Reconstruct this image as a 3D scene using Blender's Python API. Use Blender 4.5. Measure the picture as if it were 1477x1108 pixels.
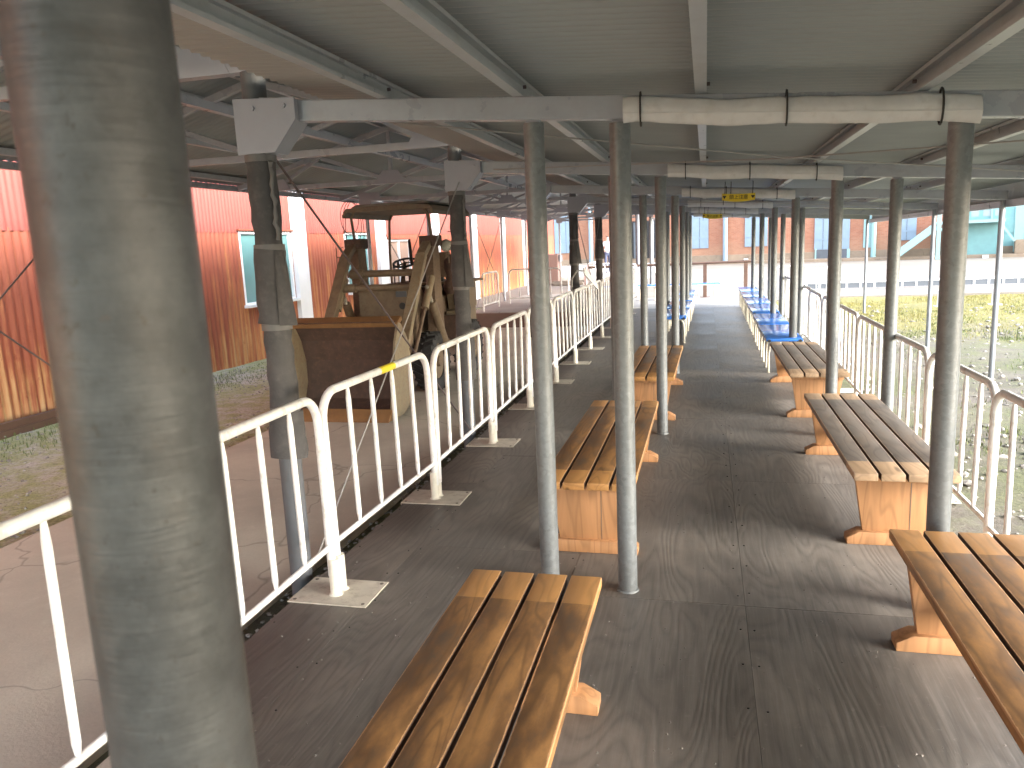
import bpy, bmesh, math, random
from mathutils import Vector, Matrix
random.seed(7)
R = math.radians
sc = bpy.context.scene
for o in list(bpy.data.objects): bpy.data.objects.remove(o)

# ------------------------------------------------------------------ camera
PW, PH = 1477.0, 1108.0
PCX, PCY = PW/2, PH/2
_vy = Vector((1018-PCX, PCY-342)); _vz = Vector((1010-PCX, PCY-6650))
FPX = math.sqrt(-_vy.dot(_vz))
_Y = Vector((_vy.x, _vy.y, -FPX)).normalized()
_Z = -Vector((_vz.x, _vz.y, -FPX)).normalized()
_Z = (_Z - _Y*_Y.dot(_Z)).normalized()
_X = _Y.cross(_Z)
CR = Matrix((_X, _Y, _Z))                 # world = CR @ cam
CL = Vector((0, 0, 1.611))
cam_d = bpy.data.cameras.new('camera'); cam = bpy.data.objects.new('camera', cam_d)
sc.collection.objects.link(cam); sc.camera = cam
cam.matrix_world = Matrix.Translation(CL) @ CR.to_4x4()
cam_d.sensor_fit = 'HORIZONTAL'; cam_d.sensor_width = 36; cam_d.lens = FPX/PW*36
cam_d.clip_start = 0.05; cam_d.clip_end = 900
cam_d.dof.use_dof = True; cam_d.dof.focus_distance = 4.5; cam_d.dof.aperture_fstop = 11

# ------------------------------------------------------------------ world, sun, exposure
SUN_EL, SUN_AZ = 25, 108          # azimuth clockwise from +Y: light from behind right
w = bpy.data.worlds.new('World'); sc.world = w; w.use_nodes = True
nt = w.node_tree; nt.nodes.clear()
sky = nt.nodes.new('ShaderNodeTexSky'); sky.sky_type = 'NISHITA'; sky.sun_disc = False
sky.sun_elevation = R(SUN_EL); sky.sun_rotation = R(SUN_AZ)
sky.air_density = 1.2; sky.dust_density = 1.6; sky.ozone_density = 1.0
hs = nt.nodes.new('ShaderNodeHueSaturation'); hs.inputs['Saturation'].default_value = 0.62
bg = nt.nodes.new('ShaderNodeBackground'); bg.inputs['Strength'].default_value = 0.15
ow = nt.nodes.new('ShaderNodeOutputWorld')
nt.links.new(sky.outputs[0], hs.inputs['Color']); nt.links.new(hs.outputs[0], bg.inputs[0]); nt.links.new(bg.outputs[0], ow.inputs[0])
sd = bpy.data.lights.new('sun', 'SUN'); sd.energy = 0.95; sd.angle = R(32); sd.color = (1, 0.985, 0.96)
sun = bpy.data.objects.new('sun', sd); sc.collection.objects.link(sun)
sdir = Vector((math.sin(R(SUN_AZ))*math.cos(R(SUN_EL)), math.cos(R(SUN_AZ))*math.cos(R(SUN_EL)), math.sin(R(SUN_EL))))
sun.rotation_euler = sdir.to_track_quat('Z', 'Y').to_euler(); sun.location = (10, -10, 20)
sc.view_settings.view_transform = 'Standard'; sc.view_settings.look = 'None'
sc.view_settings.gamma = 1; sc.view_settings.exposure = 3.2
sc.render.engine = 'CYCLES'
sc.cycles.max_bounces = 10; sc.cycles.diffuse_bounces = 6

# ------------------------------------------------------------------ helpers
def ray(x, y): return CR @ Vector((x-PCX, PCY-y, -FPX))
def at_z(x, y, z): d = ray(x, y); return CL + d*((z-CL.z)/d.z)
def at_y(x, y, Y): d = ray(x, y); return CL + d*(Y/d.y)
def at_x(x, y, X): d = ray(x, y); return CL + d*(X/d.x)

def link(o): sc.collection.objects.link(o); return o
def tag(o, label=None, cat=None, group=None, kind=None):
    if label: o['label'] = label
    if cat: o['category'] = cat
    if group: o['group'] = group
    if kind: o['kind'] = kind
    return o
def thing(name, label, cat, loc=(0, 0, 0), rz=0, group=None):
    o = bpy.data.objects.new(name, None); link(o); o.empty_display_size = .1
    o.location = loc; o.rotation_euler = (0, 0, rz)
    return tag(o, label, cat, group)
def copy_tree(o, parent=None):
    c = o.copy(); link(c); c.parent = parent
    for ch in [k for k in o.children]:
        copy_tree(ch, c)
    return c

class MB:
    def __init__(s): s.v = []; s.f = []
    def quadbox(s, P):            # 8 points: bottom 4 ccw, top 4 ccw
        b = len(s.v); s.v += [tuple(p) for p in P]
        s.f += [(b+3, b+2, b+1, b), (b+4, b+5, b+6, b+7), (b, b+1, b+5, b+4), (b+1, b+2, b+6, b+5), (b+2, b+3, b+7, b+6), (b+3, b, b+4, b+7)]
        return s
    def box(s, x0, x1, y0, y1, z0, z1):
        return s.quadbox([(x0, y0, z0), (x1, y0, z0), (x1, y1, z0), (x0, y1, z0), (x0, y0, z1), (x1, y0, z1), (x1, y1, z1), (x0, y1, z1)])
    def bar(s, a, b, w, h, up=(0, 0, 1)):
        a, b = Vector(a), Vector(b); d = (b-a).normalized(); up = Vector(up)
        if abs(d.dot(up)) > .98: up = Vector((1, 0, 0))
        sd_ = d.cross(up).normalized()*w/2; u = sd_.cross(d).normalized()*h/2
        return s.quadbox([a-sd_-u, a+sd_-u, b+sd_-u, b-sd_-u, a-sd_+u, a+sd_+u, b+sd_+u, b-sd_+u])
    def tube(s, pts, r, n=10, caps=True):
        pts = [Vector(p) for p in pts]; m = len(pts)
        rs = r if isinstance(r, (list, tuple)) else [r]*m
        b = len(s.v); t0 = (pts[1]-pts[0]).normalized()
        ref = Vector((0, 0, 1)) if abs(t0.z) < .9 else Vector((1, 0, 0))
        u = t0.cross(ref).normalized()
        for i, p in enumerate(pts):
            t = (pts[min(i+1, m-1)]-pts[max(i-1, 0)]).normalized()
            u = (u - t*u.dot(t)).normalized(); v = t.cross(u)
            for k in range(n):
                a = 2*math.pi*k/n
                s.v.append(tuple(p+(u*math.cos(a)+v*math.sin(a))*rs[i]))
        for i in range(m-1):
            for k in range(n):
                k2 = (k+1) % n
                s.f.append((b+i*n+k, b+i*n+k2, b+(i+1)*n+k2, b+(i+1)*n+k))
        if caps:
            s.f.append(tuple(b+k for k in range(n))[::-1]); s.f.append(tuple(b+(m-1)*n+k for k in range(n)))
        return s
    def prism(s, poly, x0, x1, axis='x'):   # polygon in the other two coords, extruded along axis
        n = len(poly); b = len(s.v)
        for x in (x0, x1):
            for p, q in poly:
                s.v.append({'x': (x, p, q), 'y': (p, x, q), 'z': (p, q, x)}[axis])
        s.f.append(tuple(range(b, b+n))[::-1]); s.f.append(tuple(range(b+n, b+2*n)))
        for i in range(n):
            j = (i+1) % n; s.f.append((b+i, b+j, b+n+j, b+n+i))
        return s
    def mesh(s, name='m', bevel=0, smooth=False):
        bm = bmesh.new(); vs = [bm.verts.new(v) for v in s.v]
        for f in s.f:
            try: bm.faces.new([vs[i] for i in f])
            except ValueError: pass
        bmesh.ops.recalc_face_normals(bm, faces=bm.faces)
        if bevel:
            es = [e for e in bm.edges if len(e.link_faces) == 2 and e.calc_face_angle(0) > .6]
            bmesh.ops.bevel(bm, geom=es, offset=bevel, segments=2, profile=.6, affect='EDGES', clamp_overlap=True)
        me = bpy.data.meshes.new(name); bm.to_mesh(me); bm.free()
        if smooth:
            me.shade_smooth() if hasattr(me, 'shade_smooth') else None
            me.set_sharp_from_angle(angle=R(40))
        return me
    def build(s, name, mat, parent=None, bevel=0, smooth=False, loc=None):
        return obj(name, s.mesh(name, bevel, smooth), mat, parent, loc)
def obj(name, me, mat, parent=None, loc=None):
    if mat and not me.materials: me.materials.append(mat)
    o = bpy.data.objects.new(name, me); link(o)
    if parent: o.parent = parent
    if loc: o.location = loc
    return o
ORD = ['nearest', 'second', 'third', 'fourth', 'fifth', 'sixth', 'seventh', 'eighth', 'ninth', 'tenth', 'eleventh', 'twelfth', 'thirteenth', 'fourteenth', 'fifteenth', 'sixteenth', 'seventeenth']

# ------------------------------------------------------------------ materials
class NT:
    def __init__(s, name, rough=.6, metal=0, spec=.5):
        s.m = bpy.data.materials.new(name); s.m.use_nodes = True; s.t = s.m.node_tree
        s.b = s.t.nodes['Principled BSDF']
        s.b.inputs['Roughness'].default_value = rough; s.b.inputs['Metallic'].default_value = metal
        s.b.inputs['Specular IOR Level'].default_value = spec
        s.tc = s.t.nodes.new('ShaderNodeTexCoord'); s.oi = None
    def n(s, t, **k):
        q = s.t.nodes.new(t)
        for a, b in k.items(): setattr(q, a, b)
        return q
    def l(s, a, b): s.t.links.new(a, b)
    def coord(s, scale=(1, 1, 1), rand=0, src='Object'):
        mp = s.n('ShaderNodeMapping'); mp.inputs['Scale'].default_value = scale
        s.l(s.tc.outputs[src], mp.inputs['Vector'])
        if rand:
            if not s.oi: s.oi = s.n('ShaderNodeObjectInfo')
            mu = s.n('ShaderNodeMath', operation='MULTIPLY'); mu.inputs[1].default_value = rand
            s.l(s.oi.outputs['Random'], mu.inputs[0])
            cx = s.n('ShaderNodeCombineXYZ')
            for i in range(3): s.l(mu.outputs[0], cx.inputs[i])
            s.l(cx.outputs[0], mp.inputs['Location'])
        return mp.outputs[0]
    def noise(s, co, scale, detail=4, rough=.55, dist=0):
        q = s.n('ShaderNodeTexNoise'); s.l(co, q.inputs['Vector'])
        q.inputs['Scale'].default_value = scale; q.inputs['Detail'].default_value = detail
        q.inputs['Roughness'].default_value = rough; q.inputs['Distortion'].default_value = dist
        return q.outputs['Fac']
    def ramp(s, fac, *stops):
        q = s.n('ShaderNodeValToRGB'); e = q.color_ramp.elements
        while len(e) < len(stops): e.new(.5)
        for el, (p, c) in zip(e, stops):
            el.position = p; el.color = (*c, 1) if isinstance(c, (tuple, list)) else (c, c, c, 1)
        s.l(fac, q.inputs[0]); return q.outputs[0]
    def mix(s, fac, a, b, mode='MIX'):
        q = s.n('ShaderNodeMix', data_type='RGBA', blend_type=mode)
        for v, i in ((fac, 0), (a, 6), (b, 7)):
            if isinstance(v, (int, float)): q.inputs[i].default_value = v if i == 0 else (v, v, v, 1)
            elif isinstance(v, (tuple, list)): q.inputs[i].default_value = (*v, 1)
            else: s.l(v, q.inputs[i])
        return q.outputs[2]
    def math(s, op, a, b=None, clamp=False):
        q = s.n('ShaderNodeMath', operation=op); q.use_clamp = clamp
        for i, v in enumerate((a, b)):
            if v is None: continue
            if isinstance(v, (int, float)): q.inputs[i].default_value = v
            else: s.l(v, q.inputs[i])
        return q.outputs[0]
    def sep(s, co):
        q = s.n('ShaderNodeSeparateXYZ'); s.l(co, q.inputs[0]); return q.outputs
    def color(s, c):
        if isinstance(c, (tuple, list)): s.b.inputs['Base Color'].default_value = (*c, 1)
        else: s.l(c, s.b.inputs['Base Color'])
    def rough(s, c): s.l(c, s.b.inputs['Roughness'])
    def bump(s, h, strength=.3, dist=.01):
        q = s.n('ShaderNodeBump'); q.inputs['Strength'].default_value = strength; q.inputs['Distance'].default_value = dist
        s.l(h, q.inputs['Height']); s.l(q.outputs[0], s.b.inputs['Normal'])

def paint(name, c, rough=.45, var=.12, scale=6, metal=0, dirt=None, dirt_amt=.35, bump=.06):
    m = NT(name, rough, metal); co = m.coord((1, 1, 1), 37)
    n1 = m.noise(co, scale, 6, .6)
    a = tuple(x*(1-var) for x in c); b = tuple(min(1, x*(1+var)) for x in c)
    col = m.ramp(n1, (.3, a), (.7, b))
    if dirt:
        n2 = m.noise(co, scale*2.3, 8, .7)
        f = m.ramp(n2, (.5, 0.0), (.72, dirt_amt)); col = m.mix(f, col, dirt)
    m.color(col); m.rough(m.ramp(n1, (.2, max(.05, rough-.1)), (.8, min(1, rough+.12))))
    m.bump(m.noise(co, scale*12, 4), bump, .004)
    return m.m
M = {}
M['frame_grey'] = paint('frame_grey', (.315, .335, .375), .30, .08, 5, dirt=(.22, .20, .19), dirt_amt=.2)
M['purlin_grey'] = paint('purlin_grey', (.40, .425, .45), .32, .10, 4, dirt=(.2, .18, .16), dirt_amt=.25)
M['plate_lilac'] = paint('plate_lilac', (.30, .315, .365), .4, .06, 4)
M['white_pipe'] = paint('white_pipe', (.74, .74, .73), .36, .05, 5, dirt=(.33, .25, .17), dirt_amt=.6)
M['socket_cream'] = paint('socket_cream', (.72, .69, .60), .4, .05, 6, dirt=(.4, .34, .25), dirt_amt=.4)
M['base_plate'] = paint('base_plate', (.50, .46, .39), .6, .14, 9, dirt=(.2, .17, .13), dirt_amt=.6)
M['pad'] = paint('pad', (.07, .067, .067), .85, .25, 7, dirt=(.14, .132, .125), dirt_amt=.5, bump=.3)
M['tape'] = paint('tape', (.14, .135, .13), .6, .15, 9)
M['black'] = paint('black', (.02, .02, .02), .5, .2, 9)
M['yellow'] = paint('yellow', (.75, .56, .03), .5, .08, 9)
M['sticker'] = paint('sticker', (.80, .66, .04), .4, .06, 9)
M['blue_top'] = paint('blue_top', (.045, .19, .62), .16, .08, 4)
M['blue_dark'] = paint('blue_dark', (.03, .07, .30), .4, .08, 4)
M['cream_leg'] = paint('cream_leg', (.62, .58, .47), .4, .06, 5)
M['curtain'] = paint('curtain', (.58, .585, .59), .75, .10, 6, dirt=(.36, .33, .30), dirt_amt=.35, bump=.15)
M['rail_brown'] = paint('rail_brown', (.10, .055, .038), .55, .18, 6)
M['cabinet_brown'] = paint('cabinet_brown', (.16, .10, .085), .55, .1, 6)
M['post_white'] = paint('post_white', (.34, .37, .43), .5, .05, 5)
M['wire'] = paint('wire', (.30, .29, .28), .45, .1, 6)
M['wire_dark'] = paint('wire_dark', (.10, .075, .075), .5, .1, 6)
M['timber_stain'] = paint('timber_stain', (.14, .12, .10), .8, .3, 8)

def galvanised(name, c, dark, old=0):
    m = NT(name, .45, .3); co = m.coord((1, 1, 1), 53); z = m.coord((14, 14, 150), 53); sp = m.coord((1, 1, 1), 53)
    big = m.noise(m.coord((4, 4, .8), 53), 2.2, 9, .72)
    v = m.n('ShaderNodeTexVoronoi'); m.l(sp, v.inputs['Vector']); v.inputs['Scale'].default_value = 55
    base = m.ramp(big, (.15, dark), (.9, tuple(min(1, x*1.12) for x in c)))
    spn = m.ramp(v.outputs['Color'], (0, .82), (1, 1.12))
    col = m.mix(1, base, spn, 'MULTIPLY')
    spots = m.noise(co, 30, 9, .75); col = m.mix(m.ramp(spots, (.58, 0.0), (.70, .55)), col, (.085, .07, .06))
    streak = m.noise(m.coord((14, 14, .5), 53), 2, 4); col = m.mix(m.ramp(streak, (.35, 0.0), (.85, .45)), col, tuple(x*.6 for x in c))
    if old:
        mo = m.noise(co, 19, 8, .7); col = m.mix(m.ramp(mo, (.42, 0.0), (.62, .6)), col, tuple(x*1.45 for x in c))
        sp2 = m.noise(co, 95, 6, .75); col = m.mix(m.ramp(sp2, (.60, 0.0), (.68, .8)), col, (.05, .042, .036))
        ru = m.noise(co, 11, 9, .8); col = m.mix(m.ramp(ru, (.62, 0.0), (.70, .7)), col, (.10, .055, .035))
        rz_ = m.noise(m.coord((30, 30, 170), 53), 1, 4, .6); col = m.mix(m.ramp(rz_, (.58, 0.0), (.72, .14)), col, tuple(x*1.7 for x in c))
    m.color(col); m.rough(m.ramp(big, (.3, .36), (.7, .56)))
    rip = m.noise(z, 1.0, 5, .6, .4)
    m.bump(m.math('ADD', rip, m.math('MULTIPLY', spots, .4)), .28, .003)
    return m.m
M['pipe_dull'] = paint('pipe_dull', (.10, .107, .118), .55, .15, 6, dirt=(.10, .09, .08), dirt_amt=.4)
M['galv'] = galvanised('galv', (.20, .215, .22), (.135, .142, .144))
M['galv_old'] = galvanised('galv_old', (.082, .086, .09), (.05, .052, .054), 1)
M['galv_thin'] = paint('galv_thin', (.24, .26, .29), .45, .1, 5, metal=.25)

def wood(name, fresh, weathered, grey, weather_len=.80, lift=.6, st=lambda a, b: (a, b, a)):
    m = NT(name, .5); co = m.coord((1, 1, 1), 91)
    sx = m.coord(st(16, 1.4), 91)
    n1 = m.noise(sx, 1.2, 5, .6, .5)
    ring = m.noise(m.coord(st(5.5, .75), 91), 1.0, 2, .5, .3)
    fr = m.math('FRACT', m.math('MULTIPLY', ring, 11.0)); tri = m.math('ABSOLUTE', m.math('SUBTRACT', fr, .5))
    line = m.ramp(tri, (.02, 1.0), (.20, 0.0))
    dark = tuple(x*.60 for x in fresh)
    c_f = m.mix(m.math('MULTIPLY', line, .55), m.ramp(n1, (.3, tuple(x*.82 for x in fresh)), (.7, tuple(min(1, x*1.12) for x in fresh))), dark)
    pat = m.noise(m.coord(st(4, 1.4), 91), 1.5, 7, .68)
    c_w = m.ramp(pat, (.36, grey), (.48, weathered), (.62, tuple(a*lift+b*(.9-lift) for a, b in zip(fresh, weathered))))
    c_w = m.mix(m.math('MULTIPLY', line, .55), c_w, tuple(x*.5 for x in weathered))
    scr = m.noise(m.coord(st(60, 3), 91), 1.0, 3, .6); c_w = m.mix(m.ramp(scr, (.60, 0.0), (.72, .25)), c_w, tuple(min(1, x*1.6+.05) for x in weathered))
    if weather_len:
        y = m.sep(m.tc.outputs['Object'])[1]
        wob = m.math('MULTIPLY', m.math('SUBTRACT', m.noise(co, 14, 3), .5), .012)
        f = m.math('LESS_THAN', m.math('ABSOLUTE', m.math('ADD', y, wob)), weather_len)
        z = m.sep(m.tc.outputs['Normal'])[2]
        top = m.ramp(z, (.0, .75), (.6, .93)); f = m.math('MULTIPLY', f, top)
        col = m.mix(f, c_f, c_w)
    else: col = c_f
    if weather_len:
        ax = m.math('ABSOLUTE', m.sep(m.tc.outputs['Object'])[0])
        en = m.noise(m.coord((9, 9, 9), 91), 3, 5, .7)
        ef = m.math('GREATER_THAN', m.math('ADD', ax, m.math('MULTIPLY', m.math('SUBTRACT', en, .5), .012)), .0512)
        ef = m.math('MULTIPLY', ef, m.math('GREATER_THAN', m.sep(m.tc.outputs['Object'])[2], .412)); col = m.mix(m.math('MULTIPLY', ef, .6), col, tuple(min(1, x*1.05+.08) for x in fresh))
    kn = m.n('ShaderNodeTexVoronoi'); m.l(m.coord(st(7, 1.7), 91), kn.inputs['Vector']); kn.inputs['Scale'].default_value = 1.0
    col = m.mix(m.ramp(kn.outputs['Distance'], (.05, .75), (.11, 0.0)), col, tuple(x*.22 for x in fresh))
    m.color(col); m.rough(m.ramp(pat, (.3, .38), (.7, .62)))
    m.bump(m.math('ADD', m.math('MULTIPLY', n1, .5), m.math('MULTIPLY', tri, .5)), .25, .003)
    return m.m
M['wood_honey'] = wood('wood_honey', (.43, .215, .07), (.15, .075, .03), (.058, .042, .031))
M['wood_grey'] = wood('wood_grey', (.40, .27, .165), (.145, .124, .108), (.095, .084, .077), .80, .12)
M['wood_leg'] = wood('wood_leg', (.46, .235, .105), (.2, .12, .06), (.1, .08, .06), 0, .6, lambda a, b: (a, a, b))

def plywood():
    m = NT('plywood', .55); co = m.coord((1, 1, 1), 71)
    st = m.coord((2.3, .42, 1), 71)
    h = m.noise(st, 1.0, 2.5, .5, .35)
    fr = m.math('FRACT', m.math('MULTIPLY', h, 30.0)); tri = m.math('ABSOLUTE', m.math('SUBTRACT', fr, .5))
    line = m.ramp(tri, (.0, 1.0), (.30, 0.0))
    n1 = m.noise(m.coord((1, 1, 1), 0, 'Object'), 1.1, 7, .62)
    base = m.ramp(n1, (.30, (.074, .066, .058)), (.5, (.120, .107, .093)), (.70, (.205, .18, .152)))
    oi = m.oi
    tone = m.ramp(oi.outputs['Random'], (0, .90), (1, 1.10))
    base = m.mix(1, base, tone, 'MULTIPLY')
    col = m.mix(m.math('MULTIPLY', line, .34), base, (.042, .040, .038))
    fine = m.noise(m.coord((70, 3, 1), 71), 1, 4, .6); col = m.mix(m.ramp(fine, (.45, 0.0), (.75, .28)), col, (.24, .22, .20))
    sc_ = m.noise(m.coord((9, 9, 1), 71), 3, 8, .75); col = m.mix(m.ramp(sc_, (.60, 0.0), (.75, .4)), col, (.28, .255, .23))
    m.color(col); m.rough(m.ramp(n1, (.3, .42), (.75, .68)))
    m.bump(m.math('ADD', m.math('MULTIPLY', tri, .9), m.math('MULTIPLY', fine, .5)), .35, .003)
    return m.m
M['plywood'] = plywood()
M['wood_gap_shade'] = paint('wood_gap_shade', (.085, .042, .022), .7, .3, 9, dirt=(.03, .02, .015), dirt_amt=.6)  # shade of the slat gaps put into the colour of hidden faces

def concrete(name, c, d, stain, sc_=1.0, crack=.5):
    m = NT(name, .8); co = m.coord((1, 1, 1))
    n1 = m.noise(co, .9*sc_, 8, .62); n2 = m.noise(co, 7*sc_, 6, .7); n3 = m.noise(co, 60, 3, .6)
    col = m.ramp(n1, (.28, d), (.52, c), (.76, tuple(min(1, x*1.22) for x in c)))
    col = m.mix(m.ramp(n2, (.55, 0.0), (.74, .55)), col, stain)
    col = m.mix(m.ramp(n3, (.35, .25), (.6, 0.0)), col, d)
    v = m.n('ShaderNodeTexVoronoi', feature='DISTANCE_TO_EDGE'); wv = m.n('ShaderNodeVectorMath', operation='ADD')
    dn = m.n('ShaderNodeTexNoise'); dn.inputs['Scale'].default_value = 3; m.l(co, dn.inputs['Vector'])
    ms = m.n('ShaderNodeVectorMath', operation='SCALE'); ms.inputs['Scale'].default_value = .35; m.l(dn.outputs['Color'], ms.inputs[0])
    m.l(co, wv.inputs[0]); m.l(ms.outputs[0], wv.inputs[1]); m.l(wv.outputs[0], v.inputs['Vector']); v.inputs['Scale'].default_value = .65
    cr = m.ramp(v.outputs['Distance'], (.0, crack), (.008, 0.0)); col = m.mix(cr, col, tuple(x*.35 for x in d))
    m.color(col); m.bump(m.math('ADD', n3, n2), .3, .006)
    return m.m
M['slab'] = concrete('slab', (.52, .475, .39), (.40, .365, .30), (.60, .56, .475))
M['apron'] = concrete('apron', (.21, .185, .155), (.155, .135, .113), (.25, .225, .192), .4, .2)
M['concrete'] = concrete('concrete', (.36, .345, .325), (.27, .255, .24), (.44, .42, .40))

def ground_mat():
    m = NT('ground', .9); co = m.coord((1, 1, 1)); x, y, z = m.sep(m.tc.outputs['Object'])
    n1 = m.noise(co, .55, 8, .65); n2 = m.noise(co, 4.5, 8, .7); n3 = m.noise(co, 38, 6, .7)
    dirt = m.ramp(n2, (.3, (.10, .084, .066)), (.55, (.16, .138, .112)), (.75, (.24, .215, .185)))
    moss = m.ramp(n3, (.3, (.07, .08, .03)), (.7, (.14, .15, .06)))
    col = m.mix(m.ramp(m.math('ADD', m.math('MULTIPLY', n1, .65), m.math('MULTIPLY', n2, .35)), (.43, 0.0), (.56, .85)), dirt, moss)
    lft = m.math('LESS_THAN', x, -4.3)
    pale = m.mix(m.ramp(m.math('ADD', m.math('MULTIPLY', n1, .4), m.math('MULTIPLY', n2, .6)), (.40, 0.0), (.54, .9)), m.ramp(n3, (.3, (.33, .32, .275)), (.7, (.58, .55, .48))), m.ramp(n3, (.3, (.19, .225, .08)), (.7, (.37, .40, .17))))  # left gravel and moss, colour lightened to make up for the canopy's shade
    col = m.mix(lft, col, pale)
    yg = m.ramp(n2, (.3, (.16, .14, .04)), (.7, (.24, .205, .05)))
    far = m.math('MULTIPLY', m.math('SUBTRACT', m.math('ADD', y, m.math('MULTIPLY', n1, 8.0)), 17.0), .28, True)
    col = m.mix(m.math('MULTIPLY', m.math('MULTIPLY', far, m.math('GREATER_THAN', x, 1.8)), .85), col, yg)
    col = m.mix(m.ramp(n3, (.28, .6), (.45, 0.0)), col, (.045, .038, .03))
    m.color(col); m.bump(m.math('ADD', n3, m.math('MULTIPLY', n2, 1.5)), .8, .02)
    return m.m
M['ground'] = ground_mat()

def leafy(name, a, b, tr=.25):
    m = NT(name, .7); n = m.noise(m.coord((1, 1, 1)), 3, 4); n2 = m.noise(m.coord((1, 1, 1)), 40, 2)
    m.color(m.mix(m.ramp(n2, (.3, 0.0), (.7, .5)), m.ramp(n, (.35, a), (.65, b)), (.20, .185, .06))); return m.m
M['grass'] = leafy('grass', (.045, .085, .018), (.10, .14, .035))
M['dry_grass'] = leafy('dry_grass', (.17, .155, .035), (.29, .245, .055))
M['stone'] = paint('stone', (.26, .24, .215), .85, .45, 9, bump=.4)

def roof_mat():
    m = NT('roof_sheet', .55); co = m.coord((1, 1, 1))
    n1 = m.noise(co, 1.2, 6, .6); n2 = m.noise(m.coord((1, 8, 1)), 2, 4)
    col = m.ramp(n1, (.3, (.262, .290, .300)), (.7, (.315, .345, .356)))
    col = m.mix(m.ramp(n2, (.5, 0.0), (.7, .05)), col, (.20, .215, .22)); m.color(col); return m.m
M['roof'] = roof_mat()

def rust_wall(name, lower):
    m = NT(name, .65); x, y, z = m.sep(m.tc.outputs['Object']); co = m.coord((1, 1, 1))
    st = m.noise(m.coord((1, 7, .35)), 1.6, 7, .65); st2 = m.noise(m.coord((1, 22, .8)), 1.0, 5, .6)
    bl = m.noise(m.coord((1, .6, .8)), .9, 5, .6); sp = m.noise(m.coord((1, 3, 2)), 3, 8, .75)
    if lower:
        red = m.ramp(st2, (.3, (.22, .05, .026)), (.7, (.31, .085, .042)))
        hgt = m.math('MULTIPLY', m.math('SUBTRACT', 1.75, z), .42)
        f1 = m.math('ADD', m.math('MULTIPLY', m.math('SUBTRACT', st, .5), 3.4), m.math('SUBTRACT', hgt, .22))
        f1 = m.math('ADD', f1, m.math('MULTIPLY', m.math('SUBTRACT', bl, .5), 1.5))
        near = m.math('MULTIPLY', m.math('SUBTRACT', 14.0, y), .055, True)
        f2 = m.math('ADD', m.math('SUBTRACT', f1, .62), near)
        col = m.mix(m.ramp(f1, (.05, 0.0), (.65, 1.0)), red, (.44, .175, .06))
        col = m.mix(m.ramp(f2, (.0, 0.0), (.75, 1.0)), col, (.50, .33, .16))
        col = m.mix(m.ramp(sp, (.58, 0.0), (.68, .8)), col, (.22, .045, .02))
    else:
        col = m.ramp(st2, (.3, (.185, .040, .028)), (.7, (.245, .062, .045)))
        col = m.mix(m.ramp(bl, (.4, 0.0), (.7, .5)), col, (.19, .038, .024))
    m.color(col); m.bump(sp, .15, .004); return m.m
M['rust_low'] = rust_wall('rust_low', True); M['rust_up'] = rust_wall('rust_up', False)

def brick_mat():
    m = NT('brick', .85); co = m.coord((1, 1, 1)); x, y, z = m.sep(co)
    cb = m.n('ShaderNodeCombineXYZ'); m.l(x, cb.inputs[0]); m.l(z, cb.inputs[1])
    b = m.n('ShaderNodeTexBrick'); m.l(cb.outputs[0], b.inputs['Vector']); b.inputs['Scale'].default_value = 1
    b.inputs['Brick Width'].default_value = .22; b.inputs['Row Height'].default_value = .075; b.inputs['Mortar Size'].default_value = .008
    b.inputs['Color1'].default_value = (.29, .105, .058, 1); b.inputs['Color2'].default_value = (.36, .148, .085, 1); b.inputs['Mortar'].default_value = (.28, .19, .14, 1)
    n = m.noise(co, .5, 6, .6); n2 = m.noise(co, 2.5, 7, .7)
    low = m.math('MULTIPLY', m.math('SUBTRACT', m.math('ADD', 1.0, m.math('MULTIPLY', n2, .8)), z), .9, True)
    col = m.mix(m.math('MULTIPLY', low, .55), b.outputs['Color'], (.34, .22, .14)); col = m.mix(m.ramp(n, (.45, 0.0), (.7, .3)), col, (.20, .065, .04))
    m.color(col); m.bump(b.outputs['Fac'], .2, .01); return m.m
M['brick'] = brick_mat()
M['plinth'] = concrete('plinth', (.25, .185, .13), (.19, .14, .10), (.30, .245, .19))
M['shutter'] = paint('shutter', (.20, .265, .335), .5, .07, 3)
M['teal'] = paint('teal', (.15, .30, .31), .5, .08, 3)
M['teal_pale'] = paint('teal_pale', (.25, .40, .405), .5, .06, 3)
M['vent_grey'] = paint('vent_grey', (.085, .095, .11), .6, .1, 4)
M['white_paint'] = paint('white_paint', (.78, .79, .80), .5, .04, 3)
M['dark_inside'] = paint('dark_inside', (.015, .014, .015), .8, .2, 3)
def glass(name, c):
    m = NT(name, .12); n = m.noise(m.coord((1, 1, 1)), 1.3, 3); m.color(m.ramp(n, (.3, tuple(x*.85 for x in c)), (.7, c))); return m.m
M['teal_glass'] = glass('teal_glass', (.13, .27, .265)); M['brown_glass'] = glass('brown_glass', (.38, .26, .20)); M['grey_glass'] = glass('grey_glass', (.30, .33, .34))
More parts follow.
